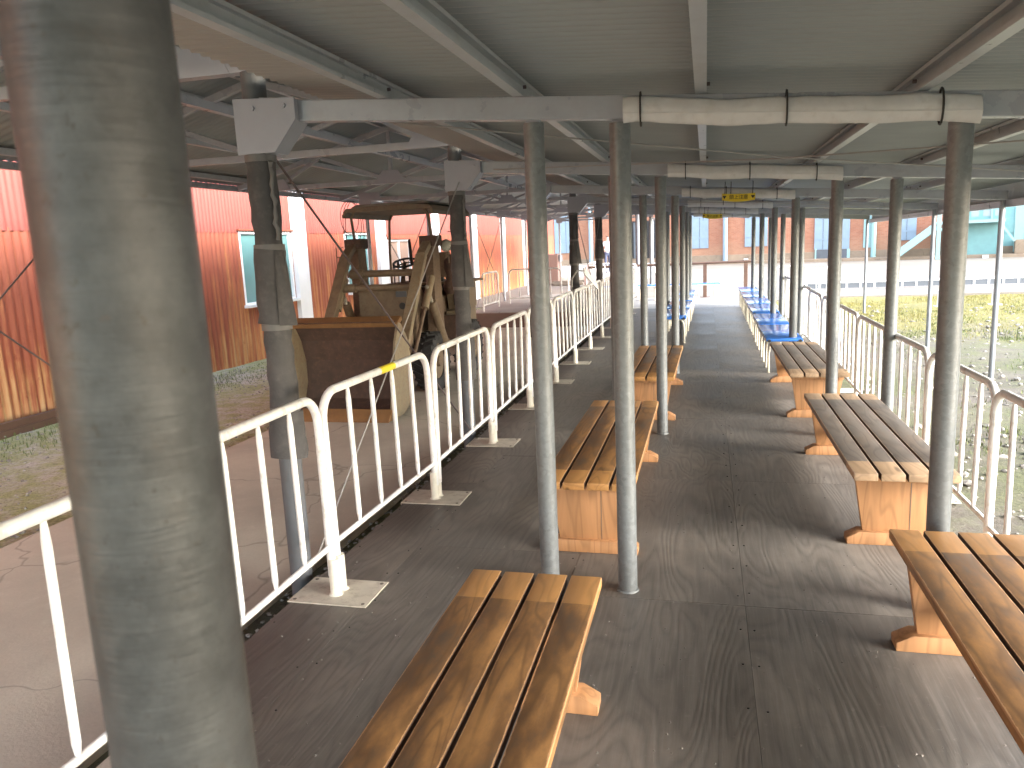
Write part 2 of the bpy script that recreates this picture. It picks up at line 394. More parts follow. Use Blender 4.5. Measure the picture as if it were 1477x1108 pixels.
# loader
M['ld_beige'] = paint('ld_beige', (.165, .125, .082), .6, .18, 11, dirt=(.12, .075, .045), dirt_amt=.9, bump=.15)
M['ld_pale'] = paint('ld_pale', (.235, .19, .125), .6, .15, 11, dirt=(.2, .11, .05), dirt_amt=.85, bump=.15)
M['ld_rust'] = paint('ld_rust', (.085, .052, .04), .8, .25, 9, dirt=(.18, .10, .06), dirt_amt=.5, bump=.3)
M['ld_orange'] = paint('ld_orange', (.20, .105, .04), .65, .2, 8, dirt=(.15, .07, .03), dirt_amt=.6)
M['ld_brown'] = paint('ld_brown', (.15, .105, .07), .7, .2, 11, dirt=(.07, .045, .03), dirt_amt=.85)
M['rubber'] = paint('rubber', (.022, .022, .023), .75, .3, 12, dirt=(.09, .08, .07), dirt_amt=.4, bump=.2)
M['lamp'] = paint('lamp', (.42, .40, .34), .25, .1, 6, metal=.3)
M['roof_metal'] = paint('roof_metal', (.22, .20, .17), .55, .25, 5, dirt=(.10, .08, .05), dirt_amt=.6)
# person
M['skin'] = paint('skin', (.50, .30, .22), .5, .05, 9); M['hair'] = paint('hair', (.03, .022, .018), .6, .1, 20)
M['shirt'] = paint('shirt', (.40, .40, .45), .8, .05, 9); M['trousers'] = paint('trousers', (.045, .055, .10), .85, .1, 9)

# ------------------------------------------------------------------ setting
ROW = lambda k: .377+3.0*k
GZ = -.20
g = MB()
# ground: fine near, coarse far, gently uneven
def ground_mesh():
    xs = [-400, -120, -40, -20, -12] + [-9+.35*i for i in range(70)] + [17, 22, 30, 60, 150, 400]
    ys = [-300, -60, -15, -6] + [-2+.4*i for i in range(66)] + [26, 30, 40, 60, 120, 300, 700]
    rr = random.Random(3); V = []; F = []
    for y in ys:
        for x in xs:
            h = 0
            if abs(x) < 16 and -3 < y < 24:
                h = rr.uniform(-.012, .012)+.012*math.sin(x*1.7+y*.6)+.010*math.sin(y*1.9-x*.8)
                if -2.3 < x < 1.3: h -= .02
            V.append((x, y, GZ+h))
    nx = len(xs)
    for j in range(len(ys)-1):
        for i in range(nx-1): F.append((j*nx+i, j*nx+i+1, (j+1)*nx+i+1, (j+1)*nx+i))
    me = bpy.data.meshes.new('ground'); me.from_pydata(V, [], F); me.shade_smooth(); return me
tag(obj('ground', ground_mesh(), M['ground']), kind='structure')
tag(MB().box(-4.38, -2.22, -3, 16.2, GZ-.1, -.15).build('bay_floor', M['slab'], bevel=.012), kind='structure')
ap = MB(); ap.quadbox([(-60, 21.9, GZ-.1), (2.2, 21.9, GZ-.1), (2.2, 54, GZ-.1), (-60, 54, GZ-.1), (-60, 21.9, GZ+.05), (2.2, 21.9, GZ+.05), (2.2, 54, GZ+.05), (-60, 54, GZ+.05)])
ap.box(2.2, 60, 22.6, 54, GZ-.1, GZ+.05)
tag(ap.build('yard_paving', M['apron']), kind='structure')
tag(MB().box(-2.6, 1.6, 18.42, 21.88, GZ-.1, -.004).build('walkway_landing', M['concrete'], bevel=.01), kind='structure')
# raised platform beyond the loader
pf = tag(MB().box(-5.3, -2.25, 16.7, 22.5, GZ-.05, .14).build('raised_platform', M['concrete'], bevel=.015), kind='structure')
MB().box(-5.31, -2.24, 16.66, 16.697, GZ-.05, .125).build('facing_board', M['cabinet_brown'], pf)
# plywood deck, every sheet its own piece
deck = tag(MB().box(-1.88, 1.13, -2.5, 18.4, -.16, -.014).build('deck', M['timber_stain']), kind='structure')
colx = [(-1.90, -1.54), (-1.539, -.637), (-.636, .170), (.171, 1.15)]
shared = {}
for ci, (x0, x1) in enumerate(colx):
    y = [-2.4, -1.7, -2.17, -2.17][ci]-.0; L = 1.82
    while y < 18.4:
        y1 = min(y+L, 18.4); key = (ci, round(y1-y, 2))
        if key not in shared:
            mb = MB().box(-(x1-x0)/2, (x1-x0)/2, -(y1-y)/2+.0005, (y1-y)/2-.0005, -.012, 0)
            me = mb.mesh('plywood_sheet', .0008); me.materials.append(M['plywood']); shared[key] = me
        s = obj('plywood_sheet', shared[key], None, deck, ((x0+x1)/2, (y+y1)/2, random.uniform(-.001, .001)))
        y = y1
nm = MB()
for (x0, x1) in colx:
    for xx in (x0+.03, x1-.03):
        y = -.2
        while y < 12:
            a, b = xx+random.uniform(-.008, .008), y+random.uniform(-.03, .03)
            nm.prism([(a+.004*math.cos(t*1.047), b+.004*math.sin(t*1.047)) for t in range(6)], -.002, .0022, 'z'); y += .3
tag(nm.build('nail_heads', M['black'], deck), kind='stuff')

# ------------------------------------------------------------------ walkway canopy
zb = lambda x: 2.085-.0735*x          # underside of the beams
polex = lambda k: 2.72+.115*k
wc = thing('walkway_canopy', 'long grey steel canopy with corrugated roof over the wooden walkway and benches', 'canopy', (0, 0, 0))
for k in range(-1, 7):
    Y = ROW(k); xe = polex(k)+.04; xs_ = -1.84
    bm_ = MB().quadbox([(xs_, Y-.03, zb(xs_)), (xe, Y-.03, zb(xe)), (xe, Y+.03, zb(xe)), (xs_, Y+.03, zb(xs_)),
                       (xs_, Y-.03, zb(xs_)+.095), (xe, Y-.03, zb(xe)+.095), (xe, Y+.03, zb(xe)+.095), (xs_, Y+.03, zb(xs_)+.095)])
    bm_.build('beam', M['frame_grey'], wc, .006)
    for i, X in enumerate((-.722, -.326 if k == 0 else -.352, .945+.02*(k-1), 1.36+.008*k)):
        if k == -1 and i < 2: pass
        zt = zb(X)-.001
        c = MB().tube([(X, Y, -.19 if i == 3 else 0), (X, Y, zt-.03), (X, Y, zt-.012)], [.0425 if k == 0 else .0446]*3, 28).build('column', M['galv_old'] if k == 0 else M['galv'], wc, 0, True)
        MB().box(X-.03, X+.03, Y-.022, Y+.022, zt-.011, zt+.0005).build('cap', M['plate_lilac'], c)
        if i < 3:
            MB().tube([(X, Y, .0005), (X, Y, .008)], [.052, .050], 24).build('weld_collar', M['galv'], c, 0, True)
    X = polex(k)
    MB().tube([(X, Y, GZ-.05), (X, Y, zb(X)-.002)], .028, 14).build('pole', M['galv_thin'], wc, 0, True)
# purlins: C sections lying on the beams
for X in (-1.40, -.78, -.02, .80, 1.56, 2.28):
    z0 = zb(X)+.096
    w_, h_, t_ = .045, .075, .004
    prof = [(X-w_/2, z0), (X+w_/2, z0), (X+w_/2, z0+.015), (X+w_/2-t_, z0+.015), (X+w_/2-t_, z0+t_), (X-w_/2+t_, z0+t_),
            (X-w_/2+t_, z0+h_-t_), (X+w_/2-t_, z0+h_-t_), (X+w_/2-t_, z0+h_-.015), (X+w_/2, z0+h_-.015), (X+w_/2, z0+h_), (X-w_/2, z0+h_)]
    if X > .5: prof = [(2*X-a, b) for a, b in prof][::-1]
    pu = MB().prism(prof, -3.2, 18.9, 'y').build('purlin', M['purlin_grey'], wc)
    for k in range(0, 7):
        s_ = -1 if X < .5 else 1
        for dy in (-.035, .035):
            MB().tube([(X-s_*(-.024), ROW(k)+dy, z0+.05), (X-s_*(-.024)+(-.012 if s_ > 0 else .012)*0+.0*s_, ROW(k)+dy, z0+.05+.001)], .009, 6).build('bolt', M['wire_dark'], pu) if False else None
        MB().tube([(X+s_*.0230*(-1), ROW(k)-.02, z0+.036), (X+s_*.036*(-1), ROW(k)-.02, z0+.036)], .008, 6).build('bolt', M['wire_dark'], pu)
# eave channel on the right, following the poles
ea = MB()
for k in range(-1, 6):
    a, b = polex(k), polex(k+1); ya, yb = ROW(k), ROW(k+1)
    za, zb_ = zb(a)-.075, zb(b)-.075
    e = MB().quadbox([(a+.035, ya, za), (a+.085, ya, za), (b+.085, yb-.003, zb_), (b+.035, yb-.003, zb_), (a+.035, ya, za+.075), (a+.085, ya, za+.075), (b+.085, yb-.003, zb_+.075), (b+.035, yb-.003, zb_+.075)])
    e.build('eave_channel', M['frame_grey'], wc, .004)
    f_ = MB().quadbox([(a+.088, ya, za+.03), (a+.094, ya, za+.03), (b+.094, yb-.003, zb_+.03), (b+.088, yb-.003, zb_+.03), (a+.088, ya, za+.248), (a+.094, ya, za+.248), (b+.094, yb-.003, zb_+.248), (b+.088, yb-.003, zb_+.248)])
    f_.build('fascia_sheet', M['roof'], wc)
# corrugated roof sheet, waves run across the walkway
def corrugated_roof():
    V = []; F = []; y = -3.4; p = .063; n = 6
    xs = [-1.93, -.5, 1.0, 2.0]; cnt = int((19.1+3.4)/p*n)
    for i in range(cnt+1):
        yy = y+i*p/n; dz = .0105*math.sin(2*math.pi*i/n)
        kx = polex((yy-.377)/3)+.18
        for x in xs+[kx]: V.append((x, yy, zb(x)+.182+dz))
    nx = len(xs)+1
    for i in range(cnt):
        for j in range(nx-1): F.append((i*nx+j, i*nx+j+1, (i+1)*nx+j+1, (i+1)*nx+j))
    me = bpy.data.meshes.new('roof_sheet'); me.from_pydata(V, [], F); me.shade_smooth(); return me
rs = obj('roof_sheet', corrugated_roof(), M['roof'], wc)
so = rs.modifiers.new('thick', 'SOLIDIFY'); so.thickness = .004; so.offset = 1
# wires crossing under the roof sheets
for a, b in ((1, 2), (3, 4)):
    za = lambda x: zb(x)+.05
    MB().tube([(-1.75, ROW(a), za(-1.75)-.02), (.4, (ROW(a)+ROW(b))/2, za(.4)-.05), (2.6, ROW(b), za(2.6)-.02)], .0045, 6).build('brace_wire', M['wire'], wc)
    MB().tube([(-1.75, ROW(b), za(-1.75)-.02), (.4, (ROW(a)+ROW(b))/2, za(.4)-.062), (2.6, ROW(a), za(2.6)-.02)], .0045, 6).build('brace_wire', M['wire'], wc)

# ------------------------------------------------------------------ bay canopy (trussed roof over the loader)
bc = thing('bay_canopy', 'grey trussed gable canopy over the parked loader, left of the walkway', 'canopy', (0, 0, 0))
CXL = -2.055
RX, EL_, ER_ = -3.88, -6.06, -1.93
top_z = lambda x: 2.52+.28*((x-EL_) if x < RX else (RX-EL_)-(x-RX)*1.05)      # centre line of the top chord
def pipe_part(name, a, b, w_, h_, parent): return MB().bar(a, b, w_, h_).build(name, M['frame_grey'], parent, .004)
def make_truss():
    t = bpy.data.objects.new('truss', None); link(t); t.parent = bc
    pipe_part('bottom_chord', (-5.64, 0, 2.487), (-2.26, 0, 2.487), .05, .06, t)
    pipe_part('top_chord', (EL_, -.027, top_z(EL_)), (RX-.002, -.027, top_z(RX)), .05, .06, t)
    pipe_part('top_chord', (ER_-.35, -.027, top_z(ER_-.35)), (RX+.002, -.027, top_z(RX)), .05, .06, t)
    pipe_part('king_post', (RX, .002, 2.52), (RX, .002, top_z(RX)-.03), .045, .045, t)
    for s_ in (-1, 1):
        xm = RX+s_*.95
        pipe_part('diagonal', (RX+s_*.10, .002, 2.53), (xm, .002, top_z(xm)-.035), .04, .045, t)
        pipe_part('diagonal', (xm+s_*.62, .002, 2.525), (xm+s_*.04, .002, top_z(xm)-.035), .04, .045, t)
        MB().prism([(xm-.16, 2.457), (xm+.16, 2.457), (xm+.08, 2.60), (xm-.08, 2.60)], -.040, -.0275, 'y').build('gusset_plate', M['plate_lilac'], t, 0, False, (s_*.62, 0, 0))
    MB().prism([(RX-.24, 2.457), (RX+.24, 2.457), (RX+.10, 2.62), (RX-.10, 2.62)], -.040, -.0275, 'y').build('gusset_plate', M['plate_lilac'], t)
    # head box over the padded column and foot plate over the outer pole
    MB().prism([(-2.30, 2.458), (-1.95, 2.458), (-1.95, 2.56), (-2.06, 2.69), (-2.30, 2.76)], -.034, .034, 'y').build('head_box', M['plate_lilac'], t, .004)
    MB().prism([(-5.72, 2.40), (-5.50, 2.40), (-5.46, 2.55), (-5.72, 2.66)], -.044, -.0315, 'y').build('gusset_plate', M['plate_lilac'], t)
    return t
tr0 = make_truss()
for k in range(0, 11):
    t = tr0 if k == 0 else copy_tree(tr0, bc)
    t.location = (0, ROW(k), 0)
    Y = ROW(k)
    MB().tube([(-5.61, Y, GZ-.05), (-5.61, Y, 2.457)], .033, 14).build('pole', M['frame_grey'], bc, 0, True)
    # padded column
    c = MB().tube([(CXL, Y, GZ-.05), (CXL, Y, 2.457)], .056, 24).build('column', M['pipe_dull'], bc, 0, True)
    if k < 6:
        rr = random.Random(20+k)
        segs = [(2.075, 1.66, .070, .067), (1.645, 1.285, .074, .086), (1.255, .86, .066, .072), (.845, .60 if k == 1 else .47, .084, .092)]
        for (za, zc, ra, rb) in segs:
            nseg = 7; pts = [(CXL+rr.uniform(-.004, .004), Y+rr.uniform(-.004, .004), zc+(za-zc)*i/nseg) for i in range(nseg+1)]
            rad = [rb+(ra-rb)*i/nseg+rr.uniform(-.004, .004) for i in range(nseg+1)]
            p = MB().tube(pts, rad, 22).build('padding', M['pad'], c, 0, True)
        for zt in (2.068, 1.652, 1.270, .852):
            MB().tube([(CXL, Y, zt-.016), (CXL, Y, zt+.016)], .074, 22).build('tape_band', M['tape'], c, 0, True)
        # torn flap of padding that runs down the side
        pts = [(CXL+.070+rr.uniform(-.003, .007), Y-.038+rr.uniform(-.006, .006), 2.05-i*.026) for i in range(15)]
        MB().tube(pts, [rr.uniform(.006, .013) for _ in pts], 7).build('padding_seam', M['tape'], c, 0, True)
        MB().quadbox([(CXL+.060, Y-.075, 1.28), (CXL+.118, Y-.02, 1.275), (CXL+.122, Y-.012, 1.275), (CXL+.066, Y-.062, 1.28), (CXL+.058, Y-.058, 1.64), (CXL+.074, Y-.02, 1.64), (CXL+.078, Y-.015, 1.64), (CXL+.062, Y-.05, 1.64)]).build('padding_flap', M['pad'], c, .002)
    # gusset that carries the walkway beam
    if k < 7:
        gp = MB().prism([(-2.13, 2.335), (-1.815, 2.318), (-1.815, 2.225), (-1.935, 2.085), (-2.13, 2.085)], Y-.070, Y-.058, 'y').build('gusset_plate', M['plate_lilac'], bc, .002)
        MB().prism([(-2.0, 2.335), (-1.82, 2.315), (-1.82, 2.222), (-1.94, 2.085), (-2.0, 2.085)], Y-.0578, Y+.058, 'y').build('bracket', M['frame_grey'], bc, .003)
        for bx_ in (-2.03, -1.87):
            MB().tube([(bx_, Y-.071, 2.285), (bx_, Y-.077, 2.285)], .012, 6).build('bolt', M['plate_lilac'], gp)
# purlins and roof sheets of the bay
for x in (-5.95, -5.2, -4.45, -3.95, -3.35, -2.8):
    pz = top_z(x)+.031
    MB().prism([(x-.022, pz), (x+.022, pz+.002), (x+.022, pz+.062), (x-.022, pz+.06)], -1.0, 31.2, 'y').build('purlin', M['purlin_grey'], bc)
def bay_sheet(x0, x1):
    V = []; F = []; p = .10; n = 4; cnt = int(32.4/p*n)
    xs = [x0+(x1-x0)*i/3 for i in range(4)]
    for i in range(cnt+1):
        for x in xs: V.append((x, -1.2+i*p/n, top_z(x)+.102+.008*math.sin(2*math.pi*i/n)))
    for i in range(cnt):
        for j in range(3): F.append((i*4+j, i*4+j+1, i*4+5+j, i*4+4+j))
    me = bpy.data.meshes.new('roof_sheet'); me.from_pydata(V, [], F); me.shade_smooth(); return me
for a, b in ((-6.22, RX), (RX, -1.42)):
    q = obj('roof_sheet', bay_sheet(a, b), M['roof'], bc); so = q.modifiers.new('thick', 'SOLIDIFY'); so.thickness = .004; so.offset = 1
MB().box(-6.235, -6.19, -1.2, 31.2, top_z(-6.2)+.02, top_z(-6.2)+.09).build('eave_board', M['frame_grey'], bc)
MB().tube([(-2.33, -1.0, 2.80), (-2.33, 31, 2.80)], .05, 14).build('gutter_pipe', M['frame_grey'], bc, 0, True)
MB().bar((CXL+.10, -1, 2.64), (CXL+.10, 31, 2.64), .07, .08).build('valley_beam', M['vent_grey'], bc)
MB().bar((-3.0, -1, 2.545), (-3.0, 31, 2.545), .05, .05).build('tie_beam', M['frame_grey'], bc)
# brace rods between the columns and between the outer poles
for k in (1, 4, 8):
    a, b = ROW(k), ROW(k+1); x = CXL+.03
    MB().tube([(x, a+.06, 2.09), (x, b-.04, .0)], .006, 8).build('brace_rod', M['wire_dark'], bc)
    MB().tube([(x+.02, a+.05, .0), (x+.02, b-.06, 2.16)], .005, 8).build('brace_rod', M['wire'], bc)
for k in (1, 4, 6, 8):
    a, b = ROW(k), ROW(k+1); x = -5.57
    MB().tube([(x, a, 2.42), (x, b, .0)], .008, 6).build('brace_rod', M['wire_dark'], bc)
    MB().tube([(x-.02, a, .0), (x-.02, b, 2.42)], .008, 6).build('brace_rod', M['wire_dark'], bc)

# loops of cable at the eave
cb = thing('cable_coil', 'thin dark cable hanging in loops from the truss end above the loader', 'cable', (-6.0, 12.30, 2.5))
for j in range(3):
    pts = []
    for i in range(21):
        a = math.pi*2*i/20; pts.append((.10+.17*math.sin(a)+.03*j, .02*j, -.30-.10*j+(.28+.10*j)*math.cos(a)))
    MB().tube(pts, .006, 5).build('cable_loop', M['wire_dark'], cb)

# ------------------------------------------------------------------ rolled curtains under the beams
def rolled_curtain(k, x0, x1, ties, label):
    Y = ROW(k)-.033; t = thing('rolled_curtain', label, 'curtain', (x0, Y, 0), 0, 'rolled curtains tied under the beams')
    n = 26; L = x1-x0; rr = random.Random(k)
    mb = MB(); cs = []
    V = []; F = []; m_ = 20
    for i in range(n+1):
        u = i/n; X = u*L; zc = zb(x0+X)+.030
        sag = min(abs(X-q) for q in ties)
        wv = .004*math.sin(u*9+k)+rr.uniform(-.002, .002)-.010*min(1, sag/.25)
        for j in range(m_):
            a = 2*math.pi*j/m_
            ry, rz = .027+.003*math.cos(3*a+.5), .052+.004*math.cos(2*a)
            dent = 1-.10*max(0, 1-sag/.035)
            V.append((X, -ry*dent*math.cos(a)-.026, zc+rz*dent*math.sin(a)+wv-(.010*math.sin(a*3)*.3)))
    for i in range(n):
        for j in range(m_):
            j2 = (j+1) % m_; F.append((i*m_+j, i*m_+j2, (i+1)*m_+j2, (i+1)*m_+j))
    F.append(tuple(range(m_))); F.append(tuple(n*m_+j for j in range(m_))[::-1])
    me = bpy.data.meshes.new('roll'); me.from_pydata(V, [], F); me.shade_smooth(); me.set_sharp_from_angle(angle=R(50))
    obj('roll', me, M['curtain'], t)
    # loose outer flap edge
    fl = MB()
    for i in range(n):
        a, b = i/n*L, (i+1)/n*L
        fl.quadbox([(a, -.0575, zb(x0+a)+.012), (b, -.0575, zb(x0+b)+.012), (b, -.052, zb(x0+b)+.012), (a, -.052, zb(x0+a)+.012),
                    (a, -.0565, zb(x0+a)+.018), (b, -.0565, zb(x0+b)+.018), (b, -.052, zb(x0+b)+.018), (a, -.052, zb(x0+a)+.018)])
    fl.build('flap_edge', M['curtain'], t)
    for q in ties:
        pts = [(q-.004, -.026+.034*math.cos(a), zb(x0+q)+.034+.066*math.sin(a)) for a in [2*math.pi*i/16 for i in range(17)]]
        MB().tube(pts, .0042, 6, False).build('tie', M['black'], t)
    return t
rolled_curtain(1, -.33, .99, (.075, .64, 1.19), 'widest whitish rolled curtain tied with black straps under the nearest roof beam')
rolled_curtain(2, -.29, .99, (.14, .62, 1.10), 'whitish rolled curtain under the second roof beam from the camera')
rolled_curtain(3, -.27, .97, (.10, .50, 1.05), 'whitish rolled curtain behind the nearer hanging yellow sign')
rolled_curtain(4, -.27, .97, (.2, .70, 1.1), 'whitish rolled curtain under the fourth roof beam from the camera')
rolled_curtain(5, -.27, .95, (.15, .62, 1.0), 'whitish rolled curtain under the fifth roof beam from the camera')
rolled_curtain(6, -.27, .95, (.25, .85), 'farthest whitish rolled curtain at the open end of the canopy')

# ------------------------------------------------------------------ hanging yellow signs
def text_mesh(s, size):
    cu = bpy.data.curves.new('txt', 'FONT'); cu.body = s; cu.size = size; cu.align_x = 'CENTER'; cu.align_y = 'CENTER'; cu.extrude = .0012
    o = bpy.data.objects.new('txt', cu); link(o); bpy.context.view_layer.update()
    me = bpy.data.meshes.new_from_object(o.evaluated_get(bpy.context.evaluated_depsgraph_get())); me.materials.clear()
    bpy.data.objects.remove(o); return me
tm = text_mesh('頭上注意', .052)
def hanging_sign(k, xc, zc, W_, tilt, label):
    Y = ROW(k)-.115
    t = thing('hanging_sign', label, 'sign', (xc, Y, zc), 0, 'yellow signs hanging under the beams'); t.rotation_euler = (0, tilt, 0)
    H_ = .075; V = []; F = []; n = 12
    for s_ in (0, 1):
        for i in range(n+1):
            u = i/n-.5; b = -.016*(1-4*u*u)
            for h in (-H_/2, H_/2): V.append((u*W_, -.002+.004*s_, h+b*(1.2 if h < 0 else .5)))
    o_ = 2*(n+1)
    for i in range(n):
        a = 2*i; F += [(a, a+2, a+3, a+1), (o_+a, o_+a+1, o_+a+3, o_+a+2), (a, o_+a, o_+a+2, a+2), (a+1, a+3, o_+a+3, o_+a+1)]
    F += [(0, 1, o_+1, o_), (2*n, o_+2*n, o_+2*n+1, 2*n+1)]
    me = bpy.data.meshes.new('board'); me.from_pydata(V, [], F); bd = obj('board', me, M['yellow'], t)
    tx = obj('lettering', tm, M['black'], bd, (0, -.0045, -.008)); tx.rotation_euler = (R(90), 0, 0)
    for s_ in (-1, 1):
        MB().prism([(s_*.155-.022, .012), (s_*.155+.022, .012), (s_*.155, -.024)], -.0042, -.0022, 'y').build('arrow_mark', M['black'], bd)
    for x_ in (-W_*.42, -W_*.24, W_*.42):
        MB().tube([(x_, 0, .03), (x_, 0, .16), (x_, .05, .17)], .004, 6).build('cord', M['black'], t)
    MB().tube([(-W_*.46, 0, -.035), (-W_*.46, 0, -.09)], .004, 6).build('cord', M['black'], t)
hanging_sign(3, .36, 2.045, .36, R(1.5), 'nearer yellow hanging sign with black lettering and two triangles')
hanging_sign(5, .12, 2.00, .36, R(4), 'farther small yellow hanging sign at the end of the canopy')

# ------------------------------------------------------------------ wooden benches
def make_bench(mat, parent_mat):
    t = thing('wooden_bench', '', 'bench'); L = 2.05
    sw, gap, th = .111, .0135, .038
    x = -(4*sw+3*gap)/2
    for i in range(4):
        mb = MB().box(-sw/2, sw/2, -L/2+random.uniform(-.004, .004), L/2+random.uniform(-.004, .004), .42-th, .42)
        so_ = mb.build('slat', mat, t, .005, True, (x+sw/2, 0, 0)); x += sw+gap
        so_.data.materials.append(M['wood_gap_shade'])
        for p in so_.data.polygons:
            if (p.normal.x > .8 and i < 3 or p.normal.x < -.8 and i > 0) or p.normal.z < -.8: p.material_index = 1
    for s_ in (-1, 1):
        yc = s_*(L/2-.165)
        leg = MB().prism([(-.165, .055), (.165, .055), (.215, .38), (-.215, .38)], yc-.02, yc+.02, 'y').build('leg_panel', parent_mat, t, .003, True)
        MB().box(.055, .058, yc-.0212, yc+.0212, .06, .378).build('board_joint', M['timber_stain'], leg)
        MB().prism([(-.245, 0), (.245, 0), (.245, .035), (.185, .068), (-.185, .068), (-.245, .035)], yc-.045, yc+.045, 'y').build('foot', parent_mat, t, .004, True)
        MB().box(-.215, .215, yc-.045, yc+.045, .342, .3815).build('top_cleat', parent_mat, t, .003)
    MB().bar((0, -L/2+.19, .2), (0, L/2-.19, .2), .035, .07).build('stretcher', parent_mat, t, .003)
    return t
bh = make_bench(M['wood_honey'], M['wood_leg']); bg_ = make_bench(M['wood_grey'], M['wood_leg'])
def place(src, first, loc, rz, label, group):
    o = src if first else copy_tree(src)
    o.location = loc; o.rotation_euler = (0, 0, rz); return tag(o, label, None, group)
GB = 'slatted wooden benches on the walkway'
place(bh, True, (-.598, 2.585-1.025, 0), R(.4), 'honey-brown slatted wooden bench nearest the camera on the left of the aisle', GB)
place(bh, False, (-.585, 3.66+1.025, 0), R(0), 'dark-worn slatted wooden bench behind the pair of nearest mid-aisle columns', GB)
place(bh, False, (-.50, 6.72+1.04, 0), R(-.6), 'third slatted wooden bench on the left, just before the blue benches', GB)
place(bh, False, (.965, 3.205-1.025, 0), R(.2), 'honey-brown slatted wooden bench cut by the right edge of the photo', GB)
place(bg_, True, (.962, 3.965+1.025, 0), R(0), 'grey-weathered slatted wooden bench in the middle of the right row', GB)
place(bg_, False, (.945, 6.84+1.09, 0), R(.3), 'grey-weathered slatted wooden bench just before the blue benches on the right', GB)

# ------------------------------------------------------------------ blue benches
def make_blue():
    t = thing('blue_bench', '', 'bench'); L, W_ = 1.50, .40
    MB().box(-W_/2, W_/2, -L/2, L/2, .385, .42).build('seat', M['blue_top'], t, .012, True)
    MB().box(-W_/2-.002, W_/2+.002, -.003, .003, .419, .4215).build('seat_seam', M['blue_dark'], t)
    for s_ in (-1, 1):
        for sx in (-1, 1):
            MB().tube([(sx*.17, s_*L/2, .395), (sx*.17, s_*(L/2+.006), .395)], .018, 10).build('end_cap', M['black'], t)
    for y in (-.62, .62):
        p = [(-.165, y, 0), (-.165, y, .24), (-.155, y, .31), (-.125, y, .36), (-.07, y, .378), (.07, y, .378), (.125, y, .36), (.155, y, .31), (.165, y, .24), (.165, y, 0)]
        MB().tube(p, .014, 10).build('leg_hoop', M['cream_leg'], t, 0, True)
    for y in (-.22, .22):
        p = [(-.165, y, 0), (-.165, y, .24), (-.155, y, .31), (-.125, y, .36), (-.07, y, .378), (.07, y, .378), (.125, y, .36), (.155, y, .31), (.165, y, .24), (.165, y, 0)]
        MB().tube(p, .014, 10).build('leg_hoop', M['cream_leg'], t, 0, True)
    for sx in (-1, 1): MB().bar((sx*(W_/2+.003), -L/2+.01, .385), (sx*(W_/2+.003), L/2-.01, .385), .004, .018).build('seat_trim', M['white_paint'], t)
    return t
bb = make_blue(); G2 = 'blue-topped benches on the walkway'
rb = [(.885, 10.0), (.90, 11.55), (.915, 13.3), (.925, 14.85), (.93, 16.5), (.94, 18.1)]
for i, (x, y) in enumerate(rb):
    place(bb, i == 0, (x, y, 0), 0, ['nearest', 'second', 'third', 'fourth', 'fifth', 'farthest'][i]+' glossy blue bench in the row along the right barrier', G2)
for i, (x, y) in enumerate([(-.49, 12.75), (-.47, 14.35), (-.45, 16.0), (-.44, 17.6)]):
    place(bb, False, (x, y, 0), 0, ['nearest', 'second', 'third', 'farthest'][i]+' glossy blue bench behind the left aisle columns', G2)
o = place(bb, False, (-.40, 20.95, 0), R(90), 'blue bench standing crosswise in front of the brown rail, right half', G2)
o = place(bb, False, (-1.05-.88, 20.95, 0), R(90), 'blue bench standing crosswise in front of the brown rail, left half', G2)

# ------------------------------------------------------------------ white pipe barriers
def make_barrier(L, nb=4):
    t = thing('pipe_barrier', '', 'barrier'); r = .021; c = .13; zt = .99; zb0 = .245; h = L/2
    def arc(cy, cz, a0, a1): return [(0, cy+c*math.cos(a0+(a1-a0)*i/7), cz+c*math.sin(a0+(a1-a0)*i/7)) for i in range(8)]
    pts = [(0, -h, .10), (0, -h, zt-r-c)]+arc(-h+c, zt-r-c, math.pi, math.pi/2)+arc(h-c, zt-r-c, math.pi/2, 0)+[(0, h, .10)]
    MB().tube(pts, r, 14).build('frame', M['white_pipe'], t, 0, True)
    MB().tube([(0, -h+.015, zb0), (0, h-.015, zb0)], .0145, 10).build('bottom_rail', M['white_pipe'], t, 0, True)
    me = MB().tube([(0, 0, zb0+.008), (0, 0, zb0+.05), (0, 0, zt-.10), (0, 0, zt-r-.008)], [.0075, .0135, .0135, .0075], 10).mesh('bar', 0, True); me.materials.append(M['white_pipe'])
    for i in range(nb): obj('bar', me, None, t, (0, -h+L*(i+1)/(nb+1), 0))
    return t
def make_base():
    t = thing('barrier_base', '', 'base')
    MB().box(-.20, .20, -.135, .135, 0.0005, .0065).build('plate', M['base_plate'], t, .001)
    for y in (-.028, .028):
        s_ = MB().tube([(0, y, .0066), (0, y, .185)], .0265, 16).build('socket', M['socket_cream'], t, 0, True)
        MB().tube([(0, y, .0066), (0, y, .014)], [.036, .028], 16).build('weld_ring', M['socket_cream'], s_, 0, True)
    for sx in (-1, 1):
        for sy in (-1, 1): MB().tube([(sx*.175, sy*.11, .0065), (sx*.175, sy*.11, .0085)], .009, 8).build('bolt_hole', M['timber_stain'], t)
    return t
PL = 1.353; S_ = 1.409; bar0 = make_barrier(PL); base0 = make_base(); GBL = 'white barriers along the left deck edge'
J0 = 3.135
nL = 0
